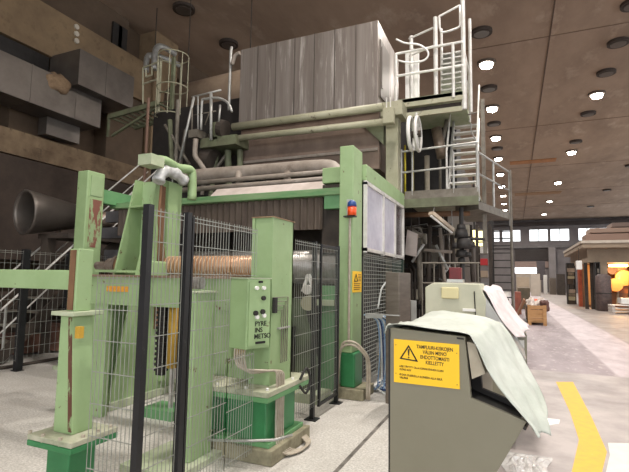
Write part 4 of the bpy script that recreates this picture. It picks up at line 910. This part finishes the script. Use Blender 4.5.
MB().prism([(cx0 - .5, 19.6, 0), (cx0 - .42, 19.6, 0), (cx0 - .05, 19.6, .9), (cx0 - .1, 19.6, .9)], (0, 2.4, 0)).build('leaning_board', mat('brown board', (140, 96, 66), (120, 80, 54), 2, .8), label='brown board leaning against the left side of the crate', cat='board')

# ---------------------------------------------------------------- right booth
YB_ = 32.0
bz1 = at(600, 241, y=YB_).z; bz0 = at(600, 262, y=YB_).z; bxl = at(580, 243, y=YB_).x + .1
brown_c = mat('booth concrete', (150, 134, 116), (130, 114, 98), 1, .85)
t = thing('booth', 'flat roofed concrete booth on the right side of the aisle', 'booth', (7, 36, 0))
MB().box(bxl, 17, YB_, 43, bz1 - .42, bz1 - .05).build('roof_slab', brown_c, t, bevel=.03)
MB().box(bxl - .05, 17, YB_ - .05, 43, bz1 - .12, bz1 + .04).build('roof_edge', mat('pale roof edge', (190, 180, 168), (170, 160, 148), 2, .7), t)
MB().box(bxl + .35, 17, YB_ + .6, 42, bz0, bz1 - .42).build('wall_beam', brown_c, t)
xp = at(600, 290, y=YB_ + .6).x; xp2 = at(608, 290, y=YB_ + .6).x
MB().box(xp, xp2, YB_ + .5, YB_ + 1.1, 0, bz0 + .05).build('pillar', brown_c, t)
MB().box(bxl + .4, xp, YB_ + 3.8, YB_ + 4.0, 0, bz0).build('back_wall', mat('rusty booth wall', (112, 78, 56), (84, 62, 48), 1, .8), t)
MB().box(xp2, 17, YB_ + 5.0, YB_ + 5.2, 0, bz0).build('back_wall', mat('ochre wall', (200, 130, 62), (150, 90, 42), 1.5, .8), t)
MB().box(16.6, 17, YB_ + .6, 45, 0, bz0).build('side_wall', brown_c, t)
for u in (586, 592, 598):
    q = at(u, 280, y=YB_ + 1.2); MB().box(q.x - .09, q.x + .09, YB_ + 1.1, YB_ + 1.3, 0, bz0).build('door_post', darkm, t)
t = thing('booth_lamp', 'warm work lamp lighting the inside of the booth', 'lamp', (7.5, 34, 3))
q = at(618, 266, y=34.5); MB().box(q.x - .5, q.x + .5, 34.3, 34.6, q.z - .05, q.z + .08).build('lamp_tube', warmm, t); MB().box(q.x - .55, q.x + .55, 34.25, 34.65, q.z + .08, q.z + .25).build('lamp_shade', darkm, t)
d = bpy.data.lights.new('booth_glow', 'POINT'); d.energy = 170; d.shadow_soft_size = .2; d.color = (1, .6, .28); o = bpy.data.objects.new('booth_glow', d); C.objects.link(o); o.location = (q.x, 34.0, q.z - .35)
# stacked boxes on booth roof
for i, (u0, u1, v0, v1, yy, cc, lb) in enumerate(((586, 640, 233, 240, 35, (134, 110, 98), 'long brownish box on the booth roof'), (590, 645, 227, 233, 36, (150, 128, 114), 'upper pale brown box on the booth roof'), (612, 640, 222, 227, 37, (120, 104, 96), 'small grey brown box topmost on the booth roof'))):
    p = at(u0, v1, y=yy); q = at(u1, v0, y=yy)
    mb = MB().box(p.x, q.x, yy, yy + 2, bz1 + .03 if i == 0 else p.z, q.z); o = mb.build('roof_box', mat('roof box %d' % i, cc, rough=.8), label=lb, cat='box', bevel=.03)
# things at the booth
def stack(label, u0, u1, yy, n_, cols, cat='shelf stack', name='storage_stack'):
    a = at(u0, 300, y=yy).x; c = at(u1, 300, y=yy).x; t = thing(name, label, cat, ((a + c) / 2, yy, 0)); z = 0
    for i in range(n_):
        h = random.uniform(.22, .42); MB().box(a + random.uniform(0, .12), c - random.uniform(0, .12), yy + random.uniform(-.05, .05), yy + .6, z, z + h - .03).build('crate_layer', cols[i % len(cols)], t, bevel=.02); z += h
        MB().box(a, c, yy, yy + .6, z - .03, z).build('shelf', blackm, t)
    for x in (a, c): MB().box(x - .03, x + .03, yy, yy + .6, 0, z).build('upright', blackm, t)
stack('dark shelf stack at the far left corner of the booth', 568, 576, 39.5, 10, [darkm, sage, dkgalv, pipem, blackm])
stack('dark shelf stack beside the booth pillar', 597, 601, 31.9, 9, [darkm, rustg, blackm, dkgalv])
t = thing('steel_drum', 'dark round container standing in front of the booth pillar', 'drum', (at(604, 300, y=31.5).x, 31.5, 0))
q = at(604, 300, y=31.5); MB().tube([(q.x, 31.5, 0), (q.x, 31.5, .05), (q.x, 31.5, 2.0), (q.x, 31.5, 2.15)], [.36, .4, .4, .25], 18).build('drum_body', mat('dark mottled drum', (70, 58, 58), (100, 84, 80), 6, .6), t, smooth=True)
MB().tube([(q.x, 31.5, 1.0), (q.x, 31.5, 1.05)], .42, 18).build('hoop', blackm, t)
MB().box(at(579, 290, y=36).x, at(583, 290, y=36).x, 36, 36.5, 0, at(580, 268, y=36).z).build('orange_panel', mat('orange red panel', (190, 92, 56), (150, 70, 46), 3, .6), label='orange red panel standing inside the booth entrance', cat='panel')
MB().box(at(588, 290, y=35).x, at(593, 290, y=35).x, 35, 35.3, .2, at(590, 265, y=35).z).build('plank', mat('tan board', (176, 132, 84), rough=.7), label='tan board upright between the booth door posts', cat='board')
t = thing('machine_tool', 'cluttered light brown machine inside the lit booth', 'machine', (7, 35, 0))
for i, (u, v, r_, cc) in enumerate(((615, 285, .42, (214, 150, 84)), (624, 278, .5, (226, 160, 90)), (628, 292, .5, (180, 110, 60)), (612, 270, .3, (120, 84, 60)), (620, 268, .35, (214, 170, 120)))):
    q = at(u, v, y=35 + .3 * i); MB().tube([(q.x, 34.8 + .3 * i, q.z), (q.x, 35.4 + .3 * i, q.z)], r_, 16).build('machine_wheel', mat('booth metal %d' % i, cc, rough=.5), t, smooth=True)
q = at(611, 300, y=35.2); MB().box(q.x, q.x + 3, 35.2, 36.5, 0, 1.0).build('machine_bed', mat('brown bed', (120, 84, 60), rough=.7), t)
for i in range(4): MB().tube([(q.x + .3 + i * .6, 35.1, .2), (q.x + .5 + i * .6, 35.1, 2.1)], .06, 8).build('machine_arm', [beigem, darkm][i % 2], t)
t = thing('pallet', 'white wooden pallets lying in front of the booth', 'pallet', (6.2, 29.5, 0))
pa = at(612, 308, y=29).x
for k in range(3):
    zb = k * .16
    for j in range(5): MB().box(pa, pa + 2.2, 29 + j * .25, 29.16 + j * .25, zb + .11, zb + .135).build('deck_board', whitem, t)
    for j in range(3): MB().box(pa + j * .95, pa + j * .95 + .14, 29, 30.16, zb, zb + .11).build('block', ragm, t)
MB().box(at(621, 300, y=30).x, at(629, 300, y=30).x + 1, 29.9, 31, .5, .8).build('flat_box', whitem, label='flat white box lying above the white pallets', cat='box')
t = thing('box_lamp', 'white box lamp under the booth roof corner', 'lamp', (4, 31.9, 3))
q = at(579, 264, y=32.2); MB().box(q.x - .16, q.x + .16, 32.1, 32.4, q.z - .35, q.z + .2).build('lamp_box', whitem, t, bevel=.03); MB().tube([(q.x, 32.25, q.z + .2), (q.x, 32.25, bz1 - .4)], .02, 6).build('hanger', darkm, t)

# far items
def farbox(name, label, cat, u0, u1, v0, v1, yy, m_, dpt=.8, zfloor=True):
    p = at(u0, v1, y=yy); q = at(u1, v0, y=yy); return MB().box(p.x, q.x, yy, yy + dpt, 0 if zfloor else p.z, q.z).build(name, m_, label=label, cat=cat, bevel=.02)
farbox('far_machine', 'grey machine cabinet beside the far pillar', 'machine', 550, 556, 278, 291, 70, steelc, 2)
farbox('far_machine', 'dark machinery in front of the far wall right of the pillar', 'machine', 558, 565, 274, 291, 68, darkm, 2)
farbox('far_locker', 'pale locker standing at the far door', 'locker', 544, 547, 275, 290, 72, whitem, 1)
farbox('far_curtain', 'dark hanging strip curtain at the far opening', 'curtain', 537, 545, 261, 280, 78, mat('dark grey strip', (84, 78, 80), rough=.8), .1, False)
farbox('parked_machine', 'dark green and brown machinery behind the crate', 'machine', 518, 530, 288, 300, 30, mat('dark olive', (70, 66, 52), (100, 84, 66), 3, .7), 3)
farbox('reel_stand', 'reddish machine stand just left of the crate', 'machine', 515, 521, 292, 306, 25, mat('brick red', (150, 84, 66), (110, 60, 50), 3, .7), 1)
farbox('tall_screen', 'pale tall screen behind the crate before the far door', 'screen', 531, 540, 274, 292, 60, mat('pale screen', (196, 186, 172), (180, 170, 158), 1, .8), .3)
farbox('tall_screen', 'brownish folding screen left before the far door', 'screen', 517, 529, 277, 290, 62, mat('beige screen', (186, 170, 150), (170, 154, 136), 1, .8), .3)

# ---------------------------------------------------------------- left background: ducts, stairs, cage ladder, platform
t = thing('air_duct', 'long silver rectangular air duct along the left wall', 'duct', (-13, 8, 6.3))
MB().box(-13.9, -12.9, 1, 11.0, 6.62, 7.78).build('duct_body', ductm, t, bevel=.01)
for y in (4, 5.5, 7, 8.5, 10): MB().box(-13.91, -12.89, y, y + .03, 6.61, 7.79).build('duct_flange', ductm, t)
MB().box(-13.9, -13.5, 9.5, 10.7, 6.05, 6.62).build('branch_box', ductm, t)
t = thing('air_duct', 'shorter rectangular air duct box fixed above the long one', 'duct', (-12.8, 10.5, 7.5))
q0 = at(78, 84, x=-12.5); q1 = at(133, 104, x=-12.5); q2 = at(78, 47, x=-12.5)
MB().box(-13.9, -12.5, q0.y, q1.y, q0.z, q2.z).build('duct_body', ductm, t, bevel=.01)
ym = at(106, 80, x=-12.5).y
MB().box(-13.91, -12.49, ym, ym + .025, q0.z - .01, q2.z + .01).build('duct_flange', ductm, t)
mb = MB(); q = at(60, 85, x=-12.75)
def blob2(u, v):
    th_ = u * 2 * math.pi; ph = v * math.pi; r_ = .42 + .05 * math.sin(4 * th_) + .04 * math.sin(6 * ph)
    return (q.x - .3 + .35 * math.sin(ph) * math.cos(th_), q.y + .1 + r_ * 1.1 * math.sin(ph) * math.sin(th_), q.z + .1 + r_ * .75 * math.cos(ph))
mb.grid(blob2, 20, 12); mb.build('insulation_wad', mat('tan insulation wool', (146, 122, 96), (120, 98, 76), 9, .95), label='tan wad of insulation on the long silver duct', cat='insulation', smooth=True)
t = thing('bolt_strip', 'three shiny fixings on the concrete beam above the ducts', 'fixings', (-13.8, 9.8, 8.9))
for v in (27, 34, 41):
    q = at(76, v, x=-13.78); MB().tube([q, q + Vector((.06, 0, 0))], .09, 10).build('fixing', mat('pale fixing', (200, 190, 176), rough=.5), t)
t = thing('louvre_vent', 'black upright opening frame in the upper left wall', 'vent', (-14.1, 12, 10))
for u in (117, 122.5):
    q = at(u, 30, x=-14.15); MB().box(-14.19, -14.1, q.y - .22, q.y + .22, 9.9 + .5, 11.5).build('vent_slot', blackm, t)
for i, (u0, u1, v0, v1) in enumerate(((5, 47, 44, 62), (41, 46, 108, 140), (110, 119, 130, 155), (143, 163, 40, 120))):
    p = at(u0, v1, x=-14.0); q = at(u1, v0, x=-14.0)
    zz = sorted((at((u0 + u1) / 2, v0, x=-14.0).z, at((u0 + u1) / 2, v1, x=-14.0).z))
    if i in (1, 2): MB().box(WL, WL + .45, p.y, q.y, 5.96, 8.7).build('trim', blackm, kind='structure').name = 'trim_%d' % (20 + i)
struct(MB().box(-14.0, -13.9, 2, 9.7, 7.9, 8.72), 'trim_23', blackm)  # black sheet paints in the dark of the recess under the beam
# silver elbow ducts near ceiling
t = thing('elbow_duct', 'two silver bent ducts below the ceiling at the upper left', 'duct', (-12.5, 13.5, 9.8))
q = at(155, 50, x=-12.5); 
MB().tube(smoothpath([(-12.5, q.y, q.z - .8), (-12.5, q.y, q.z - .1), (-12.45, q.y + .2, q.z + .25), (-12.4, q.y + .8, q.z + .3), (-12.4, q.y + 1.0, q.z + .3)]), .11, 12).build('elbow', galv, t, smooth=True)
MB().tube(smoothpath([(-12.9, q.y, q.z - .8), (-12.9, q.y + .1, q.z - .1), (-12.6, q.y + .8, q.z + .0), (-12.4, q.y + 1.3, q.z - .05)]), .11, 12).build('elbow', galv, t, smooth=True)
# bell mouthed pipe
MB().tube([(-12.5, q.y, q.z + .2), (-12.5, q.y, CH)], .02, 6).build('hanger', darkm, t)
t = thing('suction_pipe', 'wide open mouthed grey pipe at the left', 'pipe', (-9, 6.3, 2.5))
a = at(24, 212, x=-9.0); bq = at(80, 218, x=-9.0); ax_ = (bq - a).normalized(); ax_ = Vector((.17, .98, ax_.z)).normalized()
mp_ = a + ax_ * 1.05
mb = MB(); mb.tube([a, a + ax_ * .06, mp_], [.46, .45, .27], 32, False); mb.tube([a, a + ax_ * .06, a + ax_ * .55], [.44, .43, .28], 32, False); mb.tube([a - ax_ * .01, a + ax_ * .0], [.45, .46], 32, False); mb.build('bell_mouth', ductm, t, smooth=True, solid=.02)
MB().tube([a + ax_ * .55, a + ax_ * .56], .28, 20).build('throat', darkm, t)
MB().tube([mp_, mp_ + ax_ * 1.6], .17, 20).build('pipe_body', mat('shiny lagged pipe', (170, 152, 140), (140, 122, 110), 4, .35, metal=.6), t, smooth=True)
MB().box(a.x - .1, a.x + .8, a.y + .4, a.y + 2.2, a.z - .5, a.z - .40).build('cradle', darkm, t)
MB().box(-9.0, -8.8, a.y + .4, a.y + .6, 0, a.z - .5).build('leg', darkm, t); MB().box(-8.7, -8.5, a.y + 2.0, a.y + 2.2, 0, a.z - .5).build('leg', darkm, t)
# stairs at left
t = thing('steel_stair', 'dark steel stair with pale handrails at the far left', 'stairs', (-8.9, 6, 0))
for x in (-8.35, -9.3):
    g0 = at(0, 290, x=-9.0); g1 = at(143, 168, x=-9.0)
    dd = (g1 - g0); k = (1.6 + 2.85) / max(dd.z, .1)
    sl = dd.z / dd.y
    P0 = Vector((x, 4.4, g0.z + (4.4 - g0.y) * sl)); P1 = Vector((x, 9.6, g0.z + (9.6 - g0.y) * sl))
    if P0.z < .95: P0 = Vector((x, P0.y + (.95 - P0.z) / sl, .95))
    MB().tube([P0, P1], .02, 8).build('handrail', galvb, t)
    MB().tube([P0 - Vector((0, 0, .42)), P1 - Vector((0, 0, .42))], .015, 8).build('mid_rail', galvb, t)
    MB().bar(P0 - Vector((0, 0, .88)), P1 - Vector((0, 0, .88)), .05, .2).build('stringer', darkm, t)
    for f_ in (0.02, .33, .66, .98):
        q = P0.lerp(P1, f_); MB().tube([q, q - Vector((0, 0, .9))], .018, 8).build('rail_post', galv, t)
for i in range(16):
    q = (P0 - Vector((0, 0, .85))).lerp(P1 - Vector((0, 0, .85)), i / 15.5); MB().box(-9.28, -8.37, q.y - .12, q.y + .12, q.z - .015, q.z + .015).build('tread', dkgalv, t)
# low dark machinery behind left fence
t = thing('machine_bed', 'low brownish machine bed behind the far left fence', 'machine', (-11, 8, 0))
MB().box(-13.3, -9.9, 5.2, 12, 0, 1.1).build('bed_body', mat('brown clutter', (92, 76, 64), (58, 48, 42), 3, .8), t)
for i in range(6): MB().box(-9.9, -9.6, 5.4 + i * 1.1, 5.9 + i * 1.1, 0, 1.5).build('side_rib', darkm, t)
mb = MB()
for i in range(9): mb.box(-9.6 + .25 * (i % 2), -9.0 + .2 * (i % 3), 5.2 + i * .7, 5.7 + i * .7, .05, .3 + .12 * (i % 3))
mb.build('gear_covers', mat('red brown blocks', (104, 70, 56), (74, 52, 44), 4, .8), t)
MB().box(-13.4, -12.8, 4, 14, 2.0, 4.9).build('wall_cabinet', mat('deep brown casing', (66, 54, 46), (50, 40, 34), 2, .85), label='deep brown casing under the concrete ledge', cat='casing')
MB().tube([(-7.9, 3.8, .03), (-7.9, 7.5, .03)], .03, 6).build('floor_pipe', darkm, label='dark pipe on the floor along the far left fence', cat='pipe')
# cage ladder and its platform
t = thing('ladder_platform', 'pale green high platform with gate beside the cage ladder', 'platform', (-9.6, 9, 5.6))
pz = 6.0; xw = -9.0
def lz(u, v, x): return at(u, v, x=x)
ya, yb_ = at(118, 112, x=-10.8).y, at(160, 106, x=-9.0).y
Lp = at(109, 117, y=9.6); Rp = at(158, 103, y=9.6)
MB().bar(Lp, Rp, .08, .14).build('deck_edge', dirtysage, t); MB().bar(Lp + Vector((0, 1, 0)), Rp + Vector((0, 1, 0)), .08, .14).build('deck_edge', dirtysage, t)
for k in range(9):
    q = Lp.lerp(Rp, k / 8); MB().bar(q, q + Vector((0, 1, 0)), .05, .05).build('deck_bar', dirtysage, t)
MB().bar(Lp + Vector((.05, .1, -.55)), Rp + Vector((-.1, .1, -.06)), .06).build('brace', dirtysage, t); MB().bar(Lp, Lp + Vector((0, 0, -.6)), .06).build('brace', dirtysage, t)
for (u0, v0, u1, v1) in ((143, 68, 143, 104), (158, 62, 158, 104), (143, 68, 158, 62), (143, 84, 158, 79), (146, 70, 146, 77), (146, 77, 152, 75), (152, 75, 152, 67)):
    MB().tube([at(u0, v0, y=9.6), at(u1, v1, y=9.6)], .025, 6).build('gate_rail', sage, t)
t = thing('cage_ladder', 'tall pale green cage ladder beside the high platform', 'ladder', (-8.9, 9.6, 2.0))
q0 = at(160, 60, y=9.7); q1 = at(174, 57, y=9.7)
for q in (q0, q1): MB().box(q.x - .045, q.x + .045, 9.66, 9.74, 3.2, q.z).build('stile', sage if q is q0 else dirtysage, t)
for i in range(13):
    z = 3.5 + i * .3; MB().tube([(q0.x, 9.7, z), (q1.x, 9.7, z)], .015, 6).build('rung', dirtysage, t)
cc = (q0 + q1) / 2; 
for v, k in ((60, 0), (91, 1), (119, 2)):
    z = at(167, v, y=9.7).z + .05
    MB().tube([(q0.x, 9.7, z)] + [(cc.x + .25 + .42 * math.cos(a_), 9.75 - .05 + .42 * math.sin(a_), z) for a_ in [math.pi * (1 - i / 10) * 1.0 for i in range(1, 21)]], .016, 6).build('cage_hoop', sage, t)
for i in range(6):
    a_ = math.pi * (-.15 + .22 * i); x = cc.x + .25 + .42 * math.cos(a_ - .5); y = 9.7 - .42 * abs(math.sin(a_ - .5)) * (1 if i % 2 else -1)
    MB().tube([(x, y, at(167, 119, y=9.7).z), (x, y, at(167, 60, y=9.7).z + .05)], .012, 6).build('cage_bar', sage, t)
# round concrete-ish duct behind
q = at(215, 92, y=11.5)
ld = thing('lagged_duct', 'thick tan lagged duct behind the railings left of the hood', 'duct', (q.x, 11.6, q.z - .7))
MB().tube([(q.x - 1.6, 11.6, q.z - .2), (q.x + 1.6, 11.6, q.z - .05)], .62, 28).build('duct_shell', mat('tan lagging', (132, 114, 96), (112, 94, 78), 2, .9), ld, smooth=True)
for dx in (-1.2, 1.2): MB().tube([(q.x + dx, 11.6, q.z + .4), (q.x + dx, 11.6, CH)], .015, 6).build('hanger', darkm, ld)
MB().tube([(-11.5, 15.5, 9.0), (-9, 14.5, 9.4)], .05, 6).build('ceiling_cable_tray', dkgalv, label='thin rail below the ceiling left of the hood', cat='rail')
# railings cluster left of the hood
t = thing('machine_walkway', 'grey walkway with hooped railings at the left end of the hood', 'walkway', (-6.3, 8.5, 4.3))
def rl(pts, r_=.025, m_=dkgalv, nm='railing', yy=8.4): MB().tube(smoothpath([at(u, v, y=yy) for u, v in pts], 3) if len(pts) > 2 else [at(u, v, y=yy) for u, v in pts], r_, 8).build(nm, m_, t, smooth=True)
rl([(192, 97), (221, 90)], .02, galv); rl([(194, 97), (180, 160)], .03, galv, 'stair_rail'); rl([(198, 96), (198, 132)], .02, galv); rl([(201, 130), (202, 102), (206, 99), (218, 98), (228, 103), (232, 112)], .03, galv, 'hoop')
rl([(211, 93), (211, 140)], .035, galv); rl([(194, 115), (216, 111)], .015); rl([(220, 105), (219, 122)], .025, galv); rl([(205, 125), (211, 108)], .015); rl([(192, 130), (192, 100)], .02)
p = at(191, 139, y=8.4); q = at(200, 130, y=8.4); MB().box(p.x, q.x, 8.3, 8.8, p.z, q.z).build('end_box', dkgalv, t)
p = at(200, 148, y=8.5); q = at(236, 134, y=8.5); MB().box(p.x, q.x, 8.5, 9.3, p.z, q.z).build('walkway_deck', dirtysage, t)
rl([(196, 139), (195, 155), (200, 163), (206, 172)], .06, pipem, 'drain_pipe', 8.3)
t = thing('pipe_flange', 'dark valve flange at the left ends of the green hood pipes', 'valve', (-6, 8.6, 4.9))
p = at(225, 128, y=8.6); MB().tube([(p.x - .1, 8.55, p.z), (p.x + .05, 8.55, p.z - .05)], .2, 16).build('flange', darkm, t); MB().box(p.x - .35, p.x - .1, 8.5, 8.8, p.z - .3, p.z + .15).build('valve_body', dirtysage, t, bevel=.03)
# dark framework below walkway
t = thing('scaffolding', 'dark steel framework below the walkway left of the hood', 'framework', (-6.8, 9, 0))
for (u0, v0, u1, v1, r_) in ((170, 120, 172, 165, .06), (178, 100, 176, 165, .05), (186, 130, 180, 165, .05), (206, 150, 202, 195, .05), (218, 145, 210, 200, .06), (228, 150, 229, 195, .08), (165, 125, 190, 165, .04), (200, 190, 230, 150, .04), (240, 150, 240, 180, .07)):
    MB().tube([at(u0, v0, y=8.9), at(u1, v1, y=8.9)], r_, 8).build('strut', dirtysage if r_ > .05 else dkgalv, t)
MB().box(-9.2, -5.6, 9.6, 9.8, 0, 6.2).build('back_panel', blackm, t)
MB().tube([at(205, 160, y=8.8), at(214, 162, y=8.8)], .3, 20).build('drive_pulley', darkm, t)
# pallid tall post near cage
q = at(146, 150, y=9.0); MB().tube([(q.x, 9.0, 0), (q.x, 9.0, at(146, 70, y=9).z - .8)], .04, 8).build('thin_post', mat('reddish brown post', (110, 84, 70), rough=.7), label='thin reddish post under the high platform', cat='post')

# ---------------------------------------------------------------- world and light
wd = bpy.data.worlds.new('World'); bpy.context.scene.world = wd; wd.use_nodes = True
bg = wd.node_tree.nodes['Background']; bg.inputs[0].default_value = (.95, .98, 1, 1); bg.inputs[1].default_value = 2.0
# added area light, unseen, fills the hall from behind the camera
def portal(x0, x1, z0, z1, e):
    d = bpy.data.lights.new('added_fill_light', 'AREA'); d.shape = 'RECTANGLE'; d.size = x1 - x0; d.size_y = z1 - z0; d.energy = e; d.color = (.98, .99, 1)
    o = bpy.data.objects.new('added_fill_light', d); C.objects.link(o); o.location = ((x0 + x1) / 2, YB - .35, (z0 + z1) / 2); o.rotation_euler = (math.radians(90), 0, 0)
portal(-4.5, 3, 0, 8, 300)
sc = bpy.context.scene
sc.view_settings.view_transform = 'Standard'; sc.view_settings.look = 'None'; sc.view_settings.gamma = 1; sc.view_settings.exposure = .45
sc.cycles.max_bounces = 8; sc.cycles.diffuse_bounces = 4
